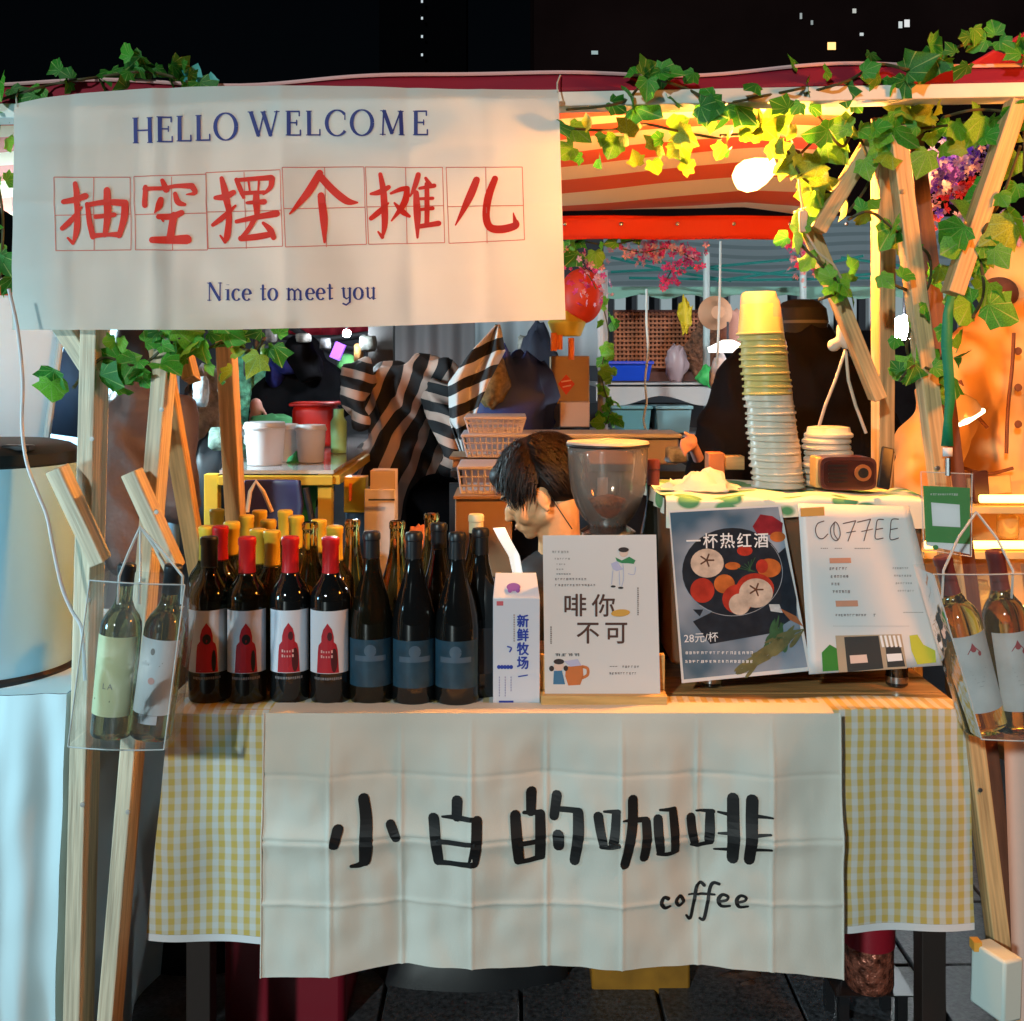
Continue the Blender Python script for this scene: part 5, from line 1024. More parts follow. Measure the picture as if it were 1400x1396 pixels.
WT = mat('milky_tub', (.66, .62, .62), .35, transl=.3)
tub('left milky white tub on the yellow table', 362, 640, 3.8, .068, .145, WT); tub('second milky tub touching the left one on the yellow table', 384, 640, 3.95, .062, .13, WT); tub('right milky white tub on the yellow table', 425, 640, 3.9, .052, .13, WT)
rc = thing('red_crate', 'bright red plastic crate on the yellow table', 'crate', P(430, 620, 4.6)); RP = mat('red_plastic', (.62, .02, .012), .35)
c = P(432, 600, 4.7); MB().box((c.x, c.y, zt_+.014+.085), (.17, .2, .17)).build('crate_body', RP, rc, bevel=.02); MB().box((c.x, c.y, zt_+.19), (.19, .22, .016)).build('crate_rim', RP, rc, bevel=.006)
c = P(463, 625, 4.3); tag(MB().lathe([(.03, 0), (.032, .12), (.02, .14), (.02, .17)], (c.x, c.y, zt_+.014), 16).build('green_bottle', mat('mint_plastic', (.30, .62, .30), .4), None), 'pale green bottle at the corner of the yellow table', 'bottle')
def crumple(name, label, x, y, d_, s, m, cat, seed=0, amp=.35):
    b = MB().ell((0, 0, 0), (1, 1, 1), seg=28); c = P(x, y, d_)
    b.v = [Vector((c.x+v.x*s[0]*(1+amp*pnoise(v*2+Vector((seed, 0, 0)))), c.y+v.y*s[1], c.z+v.z*s[2]*(1+amp*pnoise(v*2.5+Vector((0, seed, 0)))))) for v in b.v]; return tag(b.build(name, m, None, angle=60), label, cat)
crumple('grey_plastic_bag', 'grey translucent plastic bag draped over the tubs', 375, 596, 4.1, (.13, .07, .035), mat('grey_film', (.35, .36, .35), .25, transl=.4, bump=.7, bs=30), 'plastic bag', 1)
crumple('green_cloth', 'green cloth heap on the table behind the red crate', 372, 585, 4.9, (.12, .07, .06), mat('green_cloth', (.08, .32, .12), .8), 'cloth', 2)
crumple('green_hanging_cloth', 'dark green cloth hanging under the yellow table', 405, 675, 3.9, (.07, .05, .13), mat('bottle_green_cloth', (.02, .20, .06), .8, bump=.5, bs=20), 'cloth', 3)
crumple('foliage_clump', 'teal green leafy clutter behind the inner left posts', 335, 560, 5.2, (.10, .07, .26), mat('teal_foliage', (.10, .36, .24), .7, var=.7, vs=30, bump=1, bs=60, dist=.02), 'plant', 4, .8)
crumple('pale_clutter', 'crumpled pale bundle behind the second left post', 283, 575, 4.6, (.10, .06, .20), mat('pale_bundle', (.34, .36, .42), .7, var=.6, vs=14, bump=1, bs=30, dist=.02), 'bundle', 5, .8)
crumple('black_bag', 'black bag behind the inner left posts', 285, 665, 4.0, (.11, .08, .17), mat('black_bag', (.014, .014, .017), .45), 'bag', 6)
def chair(label, x, y, d_):
    t = thing('folding_chair', label, 'chair', P(x, y, d_)); m = mat('navy_plastic', (.035, .03, .09), .35); c = P(x, y, d_)
    MB().grid(lambda u, v: c+Vector(((u-.5)*.19*(1-.2*abs(v-.5)), .02*math.cos((u-.5)*3), (v-.5)*.15)), 10, 8).build('backrest', m, t, solid=.015, bevel=.004)
    MB().box((c.x, c.y-.2, c.z-.30), (.38, .38, .03)).build('seat', m, t, bevel=.01)
    for sx in (-.17, .17):
        MB().tube([(c.x+sx*.6, c.y+.01, c.z+.05), (c.x+sx, c.y, c.z-.3), (c.x+sx, c.y-.02, 0)], .01, 8).build('leg', DK, t); MB().tube([(c.x+sx, c.y-.36, c.z-.31), (c.x+sx, c.y-.38, 0)], .01, 8).build('leg', DK, t)
chair('navy blue plastic chair backrest behind the yellow capped bottles', 372, 690, 3.4)
cd_ = thing('thin_white_loop', 'thin cream loop of cord standing above the yellow capped bottles', 'cord', P(350, 690, 2.6)); MB().tube([P(338, 700, 2.6), P(342, 672, 2.6), P(350, 658, 2.6), P(360, 672, 2.6), P(372, 700, 2.6)], .005, 8).build('loop', CRC, cd_)
# packets behind bottles
yb = thing('yellow_carton', 'orange yellow carton on a dark bottle behind the row', 'carton', P(485, 700, 2.75))
MB().box(P(487, 675, 2.75), (px(30, 2.75), .05, px(48, 2.75))).build('carton_top', mat('orange_yellow', (.72, .40, .015), .4), yb, bevel=.002); MB().lathe([(.026, 0), (.026, .2)], (P(487, 0, 2.75).x, 2.75, P(0, 700, 2.75).z-.2), 20).build('can_below', mat('navy_steel', (.05, .09, .14), .35, metal=.4), yb)
MB().box(P(480, 672, 2.73)-Vector((0, .012, 0)), (px(4, 2.7), .002, px(24, 2.7))).build('red_print', mat('orange_red_ink', (.6, .10, .01), .5), yb)
wp_ = thing('white_carton', 'tall pale paper carton standing behind the slope shouldered bottles', 'carton', P(520, 760, 2.7))
MB().box((P(520, 0, 2.7).x, 2.72, .92), (px(42, 2.7), .07, .36)).build('carton_body', mat('pale_carton', (.52, .45, .42), .6, var=.15, vs=15), wp_, bevel=.002)
MB().box((P(521, 0, 2.66).x, 2.67, P(0, 684, 2.66).z), (px(36, 2.66), .004, .004)).build('dark_band', INKK, wp_); MB().box((P(524, 0, 2.7).x, 2.72, 1.12), (px(34, 2.7), .06, .05)).build('carton_flap', mat('tan_carton', (.50, .38, .28), .6), wp_)
rb_ = crumple('orange_paper_ball', 'orange red paper glowing behind the slope shouldered bottles', 575, 742, 2.5, (.035, .03, .04), mat('orange_paper', (.62, .16, .04), .5, transl=.3), 'paper', 8)
# small goods hung and heaped behind the left bottles
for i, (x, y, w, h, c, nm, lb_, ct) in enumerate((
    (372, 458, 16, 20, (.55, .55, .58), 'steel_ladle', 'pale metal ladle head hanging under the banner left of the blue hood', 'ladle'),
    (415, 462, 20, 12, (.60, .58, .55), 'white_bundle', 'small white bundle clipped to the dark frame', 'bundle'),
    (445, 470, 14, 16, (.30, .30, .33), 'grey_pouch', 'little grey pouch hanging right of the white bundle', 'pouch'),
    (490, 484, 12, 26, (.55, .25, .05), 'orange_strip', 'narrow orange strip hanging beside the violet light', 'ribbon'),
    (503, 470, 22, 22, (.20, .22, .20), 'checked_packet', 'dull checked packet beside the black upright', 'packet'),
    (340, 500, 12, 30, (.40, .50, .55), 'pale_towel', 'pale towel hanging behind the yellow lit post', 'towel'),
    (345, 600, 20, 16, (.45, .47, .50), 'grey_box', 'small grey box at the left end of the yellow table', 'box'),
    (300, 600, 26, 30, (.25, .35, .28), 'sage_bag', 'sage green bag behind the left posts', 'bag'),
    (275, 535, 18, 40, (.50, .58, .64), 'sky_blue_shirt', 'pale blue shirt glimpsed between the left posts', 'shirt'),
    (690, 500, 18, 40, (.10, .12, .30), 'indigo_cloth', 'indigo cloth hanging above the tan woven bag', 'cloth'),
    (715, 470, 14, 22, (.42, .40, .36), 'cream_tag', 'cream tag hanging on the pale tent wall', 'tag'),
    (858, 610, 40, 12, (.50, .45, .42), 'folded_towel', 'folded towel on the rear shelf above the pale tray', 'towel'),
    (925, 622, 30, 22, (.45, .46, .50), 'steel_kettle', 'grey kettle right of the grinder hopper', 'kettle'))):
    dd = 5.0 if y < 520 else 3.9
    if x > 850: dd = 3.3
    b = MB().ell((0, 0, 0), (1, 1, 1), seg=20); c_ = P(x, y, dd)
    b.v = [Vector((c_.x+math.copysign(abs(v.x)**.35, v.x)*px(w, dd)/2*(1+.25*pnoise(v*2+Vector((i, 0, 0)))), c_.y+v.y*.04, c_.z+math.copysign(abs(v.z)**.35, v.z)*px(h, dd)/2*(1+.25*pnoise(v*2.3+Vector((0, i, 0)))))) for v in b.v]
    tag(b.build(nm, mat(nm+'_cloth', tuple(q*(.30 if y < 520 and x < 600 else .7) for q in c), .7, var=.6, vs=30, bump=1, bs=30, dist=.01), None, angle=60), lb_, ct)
# white baskets
WB = mat('white_basket', (.56, .50, .54), .5)
def basket(label, x0, x1, y0, y1, d_, dep=.24):
    t = thing('white_basket', label, 'basket', P((x0+x1)/2, y1, d_), 'white plastic baskets stacked behind the boy'); a, b_ = P(x0, y0, d_), P(x1, y1, d_); cx = (a.x+b_.x)/2; w = b_.x-a.x; h = a.z-b_.z
    MB().box((cx, d_+dep/2, a.z), (w*1.04, dep*1.04, .010)).build('rim', WB, t, bevel=.003)
    MB().box((cx, d_+dep/2, b_.z+.004), (w*.86, dep*.9, .008)).build('floor', WB, t)
    n = max(6, int(w/.017)); m = MB()
    for i in range(n+1):
        u = i/n; m.tube([Vector((a.x+w*u, d_, a.z)), Vector((cx+(u-.5)*w*.86, d_+.012, b_.z))], .0035, 5)
    for k in (0, .35, .7, 1): m.tube([Vector((cx-w/2*(1-.14*k), d_+.012*k, a.z-h*k)), Vector((cx+w/2*(1-.14*k), d_+.012*k, a.z-h*k))], .0035, 5)
    tag(m.build('lattice', WB, t), kind='stuff')
    MB().add([(cx-w*.47, d_+dep-.005, b_.z), (cx+w*.47, d_+dep-.005, b_.z), (cx+w*.5, d_+dep, a.z), (cx-w*.5, d_+dep, a.z)], [(0, 1, 2, 3)]).build('back_wall', WB, t)
basket('white basket on top of the stack behind the boy', 636, 718, 572, 592, 3.5); basket('wide white basket second in the stack behind the boy', 632, 735, 596, 625, 3.45); basket('lower white basket beside the boy, with see-through lattice', 626, 690, 640, 675, 3.2)
KB = mat('kraft_card', (.34, .19, .10), .7, var=.12, vs=6)
for nm, (x0, x1, y0, y1, d_, l) in (('cardboard_box', (622, 700, 682, 790, 3.15, 'brown cardboard box under the lower white basket')), ('cardboard_box', (618, 770, 628, 640, 3.5, 'flat brown box under the upper two white baskets'))):
    a, b_ = P(x0, y0, d_), P(x1, y1, d_); t = thing(nm, l, 'box', ((a.x+b_.x)/2, d_, b_.z)); MB().box(((a.x+b_.x)/2, d_+.12, (a.z+b_.z)/2), (b_.x-a.x, .22, a.z-b_.z)).build('box_body', KB, t, bevel=.003); MB().box(((a.x+b_.x)/2, d_+.12, a.z+.003), ((b_.x-a.x)*1.05, .24, .008)).build('box_lid', KB, t)
t = thing('storage_rack', 'dark metal rack holding baskets and boxes behind the boy', 'rack', P(700, 700, 3.6))
for x in (620, 940): MB().box((P(x, 0, 3.75).x, 3.78, .5), (.03, .03, 1.0)).build('rack_post', DK, t)
MB().box((P(780, 0, 3.7).x, 3.72, P(0, 641, 3.6).z-.012), (px(330, 3.6), .36, .02)).build('rack_shelf', DK, t); MB().box((P(655, 0, 3.3).x, 3.27, P(0, 791, 3.15).z-.02), (px(90, 3.2), .3, .03)).build('rack_shelf', DK, t)
t = thing('pale_tray', 'long pale plastic tray behind the grinder', 'tray', P(850, 640, 3.45)); a, b_ = P(735, 596, 3.5), P(928, 638, 3.5)
MB().box(((a.x+b_.x)/2, 3.6, (a.z+b_.z)/2), (b_.x-a.x, .2, (a.z-b_.z)*.9)).build('tray_body', mat('dusty_pink_plastic', (.40, .34, .34), .5), t, bevel=.008); MB().box(((a.x+b_.x)/2, 3.6, a.z), ((b_.x-a.x)*1.04, .23, .015)).build('tray_rim', mat('pale_rim', (.55, .52, .52), .4), t, bevel=.004)
NB = mat('navy_tarp', (.012, .025, .14), .6, bump=.6, bs=10)
crumple('navy_bag', 'navy blue bag behind the white baskets', 700, 560, 4.2, (.16, .1, .22), NB, 'bag', 10, .5); crumple('navy_sack', 'dark navy sack left of the cardboard box', 735, 540, 4.6, (.10, .1, .28), mat('dark_sack', (.012, .014, .03), .7), 'sack', 11, .3)
cb = crumple('tan_shoulder_bag', 'tan woven bag hanging above the white baskets', 672, 520, 4.1, (.065, .05, .10), mat('tan_weave', (.20, .13, .05), .7, var=.5, vs=60), 'bag', 12, .3)
t = thing('cardboard_carton', 'tan carton with a red diamond festive emblem', 'carton', P(778, 585, 4.3)); MB().box(P(778, 535, 4.4), (px(52, 4.3), .2, px(98, 4.3))).build('carton_body', mat('tan_kraft', (.40, .27, .16), .7, var=.1), t, bevel=.003)
fx = plane_fn((0, 4.297, 0), (0, -1, 0)); m = MB(); poly(m, [(774, 512), (763, 525), (774, 540), (786, 525)], fx, .002); m.build('red_diamond', mat('festive_red', (.62, .03, .02), .5), t, angle=None); m = MB(); ribbon(m, [(768, 522), (780, 520)], 1.8, fx, .004); ribbon(m, [(770, 529), (780, 527)], 1.8, fx, .0042); m.build('emblem_lines', mat('emblem_pink', (.8, .5, .5), .5), t, angle=None)
MB().box(P(785, 566, 4.2), (px(40, 4.2), .1, px(34, 4.2))).build('small_box', mat('peach_box', (.55, .38, .30), .6), t, bevel=.003)
# red lantern with tassels
t = thing('red_lantern', 'red cloth lantern with yellow fringe and orange tassels right of the banner', 'lantern', P(795, 450, 4.0)); c = P(795, 405, 4.0)
m = MB(); m.ell((0, 0, 0), (1, 1, 1), seg=32); m.v = [Vector((c.x+v.x*.075*(1+.05*math.cos(8*math.atan2(v.y, v.x))), c.y+v.y*.07, c.z+v.z*.10)) for v in m.v]; m.build('lantern_body', mat('red_silk', (.60, .03, .01), .5, transl=.4, emit=(1, .12, .02), es=.12), t, angle=80)
MB().lathe([(.05, 0), (.07, .05), (.03, .09)], P(775, 452, 4.0)-Vector((0, 0, .02)), 16).build('yellow_fringe', mat('yellow_silk', (.62, .48, .05), .6), t)
for x, y0, y1 in ((757, 455, 480), (765, 458, 478), (781, 462, 492)): MB().tube([P(x, y0, 3.95), P(x, y1, 3.95)], .011, 8).build('tassel', mat('orange_tassel', (.72, .18, .03), .7), t)
t = thing('pale_post', 'pale post wound with ivy between carton and blue basin', 'post', P(824, 600, 4.6)); a = P(824, 370, 4.6); MB().tube([a, (a.x, 4.6, 0)], .022, 10).build('shaft', mat('pink_grey_post', (.42, .36, .36), .6), t)
vine('thin ivy strand wound round the pale post', [(822, 410), (832, 460), (822, 510), (834, 560), (828, 580)], 26, .05, .02, 4.5, (1, 2), 15, dr=.03)
vine('ivy under the awning back edge beside the banner', [(770, 345), (790, 330), (830, 335), (870, 328)], 20, .05, .025, 3.45, (0, 1, 2), 16, dr=.04)
# rear display
t = thing('rattan_screen', 'reddish brown woven rattan screen behind the blue basin', 'screen', P(910, 520, 6.2)); RAT = mat('rattan', (.34, .10, .04), .5, var=.3, vs=20)
MB().box(P(912, 478, 6.3), (px(150, 6.2), .04, px(110, 6.2))).build('backing', mat('rattan_dark', (.09, .02, .012), .6), t)
m = MB(); 
for i in range(26): m.box(P(842+i*5.6, 465, 6.25), (.011, .02, px(76, 6.2)))
for j in range(13): m.box(P(912, 430+j*6, 6.235), (px(146, 6.2), .012, .011))
tag(m.build('weave', RAT, t), kind='stuff')
t = thing('rear_counter', 'counter draped in grey white cloth with a dark shelf below', 'counter', P(905, 600, 5.8)); a, b_ = P(815, 526, 5.5), P(985, 548, 5.5)
MB().grid(lambda u, v: Vector((a.x+(b_.x-a.x)*u, 5.5, a.z-(a.z-b_.z)*v*(1+.3*math.sin(u*9)))), 30, 3).build('cloth_front', mat('grey_cloth', (.40, .39, .40), .8), t, angle=80); MB().box(((a.x+b_.x)/2, 5.75, a.z), (b_.x-a.x, .5, .02)).build('counter_top', mat('grey_cloth', (.40, .39, .40), .8), t)
MB().box(((a.x+b_.x)/2, 5.98, .6), (b_.x-a.x, .03, 1.2)).build('rear_panel', mat('black_panel', (.015, .015, .02), .7), t); MB().box(((a.x+b_.x)/2, 5.7, P(0, 596, 5.4).z), (b_.x-a.x, .5, .02)).build('shelf', mat('grey_board', (.3, .3, .32), .6), t)
for x in (822, 978): MB().box((P(x, 0, 5.5).x, 5.55, .65), (.03, .03, 1.3)).build('leg', DK, t)
def bin_(label, x0, x1, y0, y1, d_, m, name='storage_bin', cat='storage bin'):
    t = thing(name, label, cat, P((x0+x1)/2, y1, d_)); a, b_ = P(x0, y0, d_), P(x1, y1, d_); cx = (a.x+b_.x)/2; w = b_.x-a.x; dp = .2
    MB().add([(cx-w*.44, d_, b_.z), (cx+w*.44, d_, b_.z), (cx+w*.44, d_+dp, b_.z), (cx-w*.44, d_+dp, b_.z), (a.x, d_-.02, a.z), (b_.x, d_-.02, a.z), (b_.x, d_+dp+.02, a.z), (a.x, d_+dp+.02, a.z)], [(0,3,2,1),(0,1,5,4),(1,2,6,5),(2,3,7,6),(3,0,4,7),(4,5,6,7)]).build('bin_body', m, t, bevel=.004); MB().box((cx, d_+dp/2, a.z+.004), (w*1.06, dp+.07, .016)).build('bin_rim', m, t, bevel=.003)
TB = mat('teal_bin', (.10, .26, .30), .35)
bin_('left teal storage bin on the shelf below the counter', 836, 890, 558, 592, 5.42, TB); bin_('right pale teal storage bin on the shelf below the counter', 896, 945, 558, 592, 5.42, mat('pale_teal_bin', (.20, .38, .44), .3)); bin_('bright blue plastic basin on the rear counter', 828, 891, 497, 521, 5.5, mat('blue_plastic', (.01, .06, .52), .3), 'blue_basin', 'basin')
crumple('clear_gift_bag', 'pinkish clear gift bag standing on the rear counter', 925, 497, 5.6, (.055, .04, .10), mat('pink_film', (.45, .34, .38), .3, transl=.3, bump=.6, bs=30), 'bag', 14, .4)
crumple('brown_wicker_ornament', 'brown wreath like ornament in front of the rattan screen', 962, 480, 6.0, (.09, .05, .14), mat('wicker_brown', (.16, .06, .03), .7, var=.7, vs=40, bump=1, bs=50, dist=.02), 'ornament', 15, .7)
crumple('green_leafy_pot', 'bright green leaf at the right end of the rear counter', 968, 515, 5.5, (.05, .04, .05), mat('bright_leaf', (.05, .42, .10), .5), 'plant', 16, .6)
crumple('yellow_flower_spray', 'yellow flower spray hanging before the rattan screen', 936, 432, 5.2, (.03, .03, .075), mat('yellow_flower', (.70, .52, .02), .5, transl=.3), 'flowers', 17, .9)
t = thing('tan_hat', 'round tan straw hat hanging beside the tall cups', 'hat', P(978, 430, 5.0)); MB().lathe([(0, .045), (.045, .04), (.06, .01), (.075, 0), (.078, -.004)], P(978, 428, 5.0), 24, Rf).build('brim', mat('straw', (.52, .27, .16), .6), t); MB().lathe([(0, .07), (.03, .066), (.045, .04)], P(978, 428, 5.0), 24, Rf).build('crown', mat('straw', (.52, .27, .16), .6), t)
crumple('pink_pouch', 'dusty pink pouch left of the tall cup stack', 1003, 452, 5.2, (.07, .05, .10), mat('dusty_pink', (.50, .25, .20), .6), 'pouch', 18, .2)
t = thing('white_dish_lamp', 'white dish lamp shining beside the black coat', 'lamp', P(995, 480, 4.4)); MB().lathe([(0, 0), (.075, .0), (.08, .02), (.05, .035), (.02, .05)], P(995, 482, 4.4), 24).build('dish', mat('lamp_dish', (1, .98, .9), emit=(1, .96, .85), es=2.0), t); MB().tube([P(995, 478, 4.4), P(995, 440, 4.4)], .005, 6).build('stem', DK, t)
crumple('white_red_pack', 'white package with red spot left of the black coat', 985, 515, 4.5, (.045, .04, .09), mat('white_pack', (.62, .55, .58), .5, var=.3, vs=10), 'package', 19, .3)
for x, l, pts in ((880, 'thin white cable hanging before the rattan screen', [(884, 395), (884, 440), (886, 480), (882, 520), (884, 550), (880, 575), (886, 595)]), (983, 'thin white cable hanging beside the straw hat', [(985, 330), (984, 400), (982, 460), (980, 500)])):
    t = thing('white_cable', l, 'cable', P(x, 590, 4.3)); MB().tube([P(a, b_, 4.3) for a, b_ in cat_rom(pts, 4)], .005, 6).build('cable', mat('white_cable', (.6, .62, .6), .5), t)

# ---------------- left neighbour: drum, white table, cord ----------------
t = thing('white_drum', 'big white drum with black top rim and black base ring at left edge', 'drum', P(-22, 945, 2.10)); c = P(-22, 0, 2.12); zb_ = .816; zt2 = 1.238; r_ = .172
WHITEP = mat('cool_lit_white_enamel', (.40, .68, .84), .3, coat=.3)  # white enamel tinted blue; the cool light is put into its colour
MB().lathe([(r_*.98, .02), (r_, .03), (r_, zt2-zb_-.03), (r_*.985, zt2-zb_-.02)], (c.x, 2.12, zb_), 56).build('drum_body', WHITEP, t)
MB().lathe([(r_*1.0, 0), (r_*1.02, .004), (r_*1.02, .016), (r_*.99, .022)], (c.x, 2.12, zb_), 56).build('base_ring', BLACKP, t); MB().lathe([(r_*.995, -.018), (r_*1.01, -.014), (r_*1.01, -.004), (r_, 0)], (c.x, 2.12, zb_), 56).build('lower_ring', mat('dark_teal_ring', (.02, .05, .07), .3), t)
MB().lathe([(r_*.99, -.024), (r_*1.01, -.02), (r_*1.005, .0), (r_*.9, .012), (r_*.75, .018), (0, .016)], (c.x, 2.12, zt2), 56).build('top_rim', mat('smoky_black', (.008, .012, .014), .5, spec=.3), t)
MB().box((c.x+.11, 2.02, zt2+.012), (.05, .03, .012)).build('catch', BLACKP, t, bevel=.003)
t = thing('neighbour_table', 'neighbouring table draped in a pale cyan white cloth to the ground', 'table', P(20, 1300, 1.95)); LCL = mat('pale_cloth', (.62, .72, .74), .8, bump=.2, bs=40, transl=.1)
def lcl(u, v):
    X = -260+u*(92+260-(1-v)*24*1.0) ; Y = 1600-(1600-962)*v-14*u*(v); p = P(X, Y, 1.93); p.y += .018*math.sin(u*34+v*2)*(1-v*.8)*(.4+.6*u)+.01*pnoise(Vector((u*9, v*6, 2))); return p
MB().grid(lcl, 90, 50).build('cloth_front', LCL, t, angle=80)
e0 = lcl(1, 1); MB().grid(lambda u, v: Vector((lcl(u, 1).x, lcl(u, 1).y+.7*v, lcl(u, 1).z+.001)), 30, 6).build('cloth_top', LCL, t, angle=80)
MB().grid(lambda u, v: lcl(1, v)+Vector((.012*math.sin(u*14), .6*u, 0)), 20, 30).build('cloth_side', LCL, t, angle=80)
for x in (-240, 60): MB().box((P(x, 0, 2.0).x, 2.1, .37), (.03, .03, .72)).build('leg', DK, t)
t = thing('white_power_cord', 'white power cord curving down from the banner past the drum', 'cord', P(60, 700, 1.88)); MB().tube([P(a, b_, 1.88) for a, b_ in cat_rom([(12, 395), (24, 450), (31, 520), (30, 580), (36, 630), (50, 670), (64, 705), (72, 745), (84, 800), (98, 835), (112, 862), (116, 930)], 5)], .0032, 8).build('cable', mat('cord_white', (.58, .56, .56), .5), t)
t = thing('orange_tag', 'small orange card with a black squiggle hanging below the drum', 'card', P(88, 1048, 2.0)); fo = plane_fn((0, 2.05, 0), (0, -1, 0)); m = MB(); poly(m, [(77, 1034), (103, 1033), (103, 1058), (77, 1062)], fo, 0); m.f = [tuple(reversed(f)) for f in m.f]; m.build('card', mat('orange_card', (.70, .20, .03), .6), t, solid=.002, angle=None); m = MB(); ribbon(m, [(82, 1045), (88, 1042), (84, 1053), (94, 1047), (97, 1050)], 2.5, fo, .004); m.build('squiggle', INKK, t, angle=None)

# ---------------- right neighbour ----------------
t = thing('lit_display_shelf', 'glowing warm display shelf at the right edge behind hanging bottles', 'shelf', P(1350, 800, 2.7)); GL = mat('strip_glow', (1, .8, .4), emit=(1, .5, .09), es=8)
for y in (690, 752, 840): a, b_ = P(1262, y, 2.68), P(1520, y, 2.68); MB().box(((a.x+b_.x)/2, 2.78, a.z-.012), (b_.x-a.x, .22, .016)).build('board', mat('warm_board', (.66, .46, .22), .4), t)
for y, x0 in ((682, 1340), (745, 1265), (833, 1350)): MB().tube([P(x0, y, 2.67), P(1520, y, 2.67)], .010, 8).build('light_strip', GL, t)
for x in (1268, 1500): MB().box((P(x, 0, 2.8).x, 2.87, .62), (.02, .02, 1.26)).build('upright', WOOD, t)
MB().box((P(1391, 0, 2.86).x, 2.90, .85), (px(250, 2.86), .01, .36)).build('back_panel', mat('warm_board', (.66, .46, .22), .4), t)
for i, (x, y, l) in enumerate(((1378, 735, 'small glowing jar on the middle board of the lit shelf'), (1340, 832, 'amber jar on the lowest board of the lit shelf'))):
    c = P(x, y, 2.74); tag(MB().lathe([(.02, 0), (.026, .01), (.026, .05), (.018, .06), (.018, .07)], c-Vector((0, 0, .0)), 20).build('glass_jar', mat('honey_glass', (.85, .6, .25), .1, trans=.7), None), l, 'jar')
t = thing('pink_cloth_table', 'table at right edge under a warm pinkish white cloth', 'table', P(1400, 1300, 2.1)); MB().grid(lambda u, v: P(1372+170*u, 1600-600*v, 2.06)+Vector(((1-v)*.03, .015*math.sin(u*20), 0)), 30, 20).build('cloth', mat('pinkish_cloth', (.60, .46, .40), .8, bump=.3, bs=60), t, angle=80)
MB().box((P(1450, 0, 2.3).x, 2.35, TZ-.05), (.24, .6, .02)).build('board', WOODD, t)
t = thing('white_junction_box', 'white plastic box hung low on the right hand leg', 'junction box', P(1360, 1390, 1.9)); bb = MB().box((0, 0, 0), (.043, .075, .105), Euler((0, .04, math.radians(22))).to_matrix()); c = P(1362, 1340, 1.90); bb.v = [v+c for v in bb.v]; bb.build('box_shell', mat('box_white', (.60, .68, .64), .4), t, bevel=.005)
MB().box(P(1334, 1291, 1.92), (.014, .02, .016)).build('orange_plug', mat('orange_plug', (.7, .35, .05), .4), t)
t = thing('glass_shade_lamp', 'round glass lampshade with a bright rim beside the green lanyard', 'lamp', P(1310, 600, 2.5)); R2_ = Euler((0, math.radians(-24), 0)).to_matrix(); c = P(1305, 572, 2.5)
MB().lathe([(.062, 0), (.058, .02), (.042, .042), (.02, .054), (0, .058)], c, 32, R2_).build('shade', mat('tan_glass_shade', (.60, .42, .26), .25, transl=.4, coat=.4), t, solid=.002); MB().tube([c+R2_ @ Vector((-.055, -.03, -.004)), c+R2_ @ Vector((0, -.064, -.004)), c+R2_ @ Vector((.055, -.03, -.004))], .006, 8).build('glowing_rim', mat('rim_glow', (1, .9, .7), emit=(1, .8, .5), es=6), t)

# ---------------- under the table ----------------
t = thing('red_bin', 'dark red plastic bin under the table behind the banner', 'bin', P(400, 1390, 2.4)); MB().box((P(400, 0, 2.4).x, 2.42, .17), (px(160, 2.4), .22, .33)).build('bin_body', mat('maroon_plastic', (.20, .008, .02), .4), t, bevel=.015); MB().box((P(400, 0, 2.4).x, 2.42, .345), (px(172, 2.4), .25, .02)).build('bin_rim', mat('maroon_plastic', (.20, .008, .02), .4), t, bevel=.005)
t = thing('orange_crate', 'orange yellow box on the ground under the middle of the table', 'crate', P(872, 1396, 2.5)); MB().box((P(873, 0, 2.5).x, 2.55, .08), (px(132, 2.5), .2, .16)).build('box_body', mat('ochre_box', (.30, .13, .01), .6, var=.3, vs=12), t, bevel=.006)
t = thing('red_jar', 'dark red lidded jar of glittering wrappers under the right side', 'jar', P(1188, 1330, 2.3)); c = P(1188, 0, 2.3); MB().lathe([(.045, 0), (.05, .01), (.05, .09)], (c.x, 2.3, .115), 28).build('jar_glass', mat('foil_mix', (.35, .12, .08), .15, metal=.6, var=.8, vs=60, bump=1, bs=60, dist=.01), t); MB().lathe([(.052, 0), (.052, .08), (.04, .09), (0, .09)], (c.x, 2.3, .205), 28).build('jar_lid', mat('maroon_plastic', (.20, .008, .02), .4), t)
t = thing('black_stool', 'black block carrying the red jar', 'stool', P(1188, 1400, 2.3)); MB().box((c.x, 2.33, .1135), (.16, .14, .003)).build('top', BLACKP, t); [MB().box((c.x+sx, 2.33+sy, .056), (.02, .02, .112)).build('leg', BLACKP, t) for sx in (-.06, .06) for sy in (-.05, .05)]
crumple('shade_filler_sack', 'black filler sack added to darken the space under the table', 640, 1370, 2.55, (.28, .12, .22), mat('sack_black', (.008, .008, .01), .5), 'sack', 21, .25); crumple('dark_bundle', 'dark bundle on the ground at lower centre right', 1010, 1385, 2.5, (.10, .08, .09), mat('bundle_brown', (.03, .018, .014), .7), 'bundle', 22, .4)  # black sacks added only to darken the space under the table
crumple('shade_filler_sack', 'black filler sack added behind the left legs to darken under the table', 270, 1330, 2.6, (.16, .1, .26), mat('sack_black', (.008, .008, .01), .5), 'sack', 23, .25); crumple('dark_sack', 'dark brown sack between the two left legs below the hanging bag', 130, 1120, 2.7, (.22, .12, .34), mat('sack_brown', (.022, .012, .010), .6), 'sack', 24, .25)

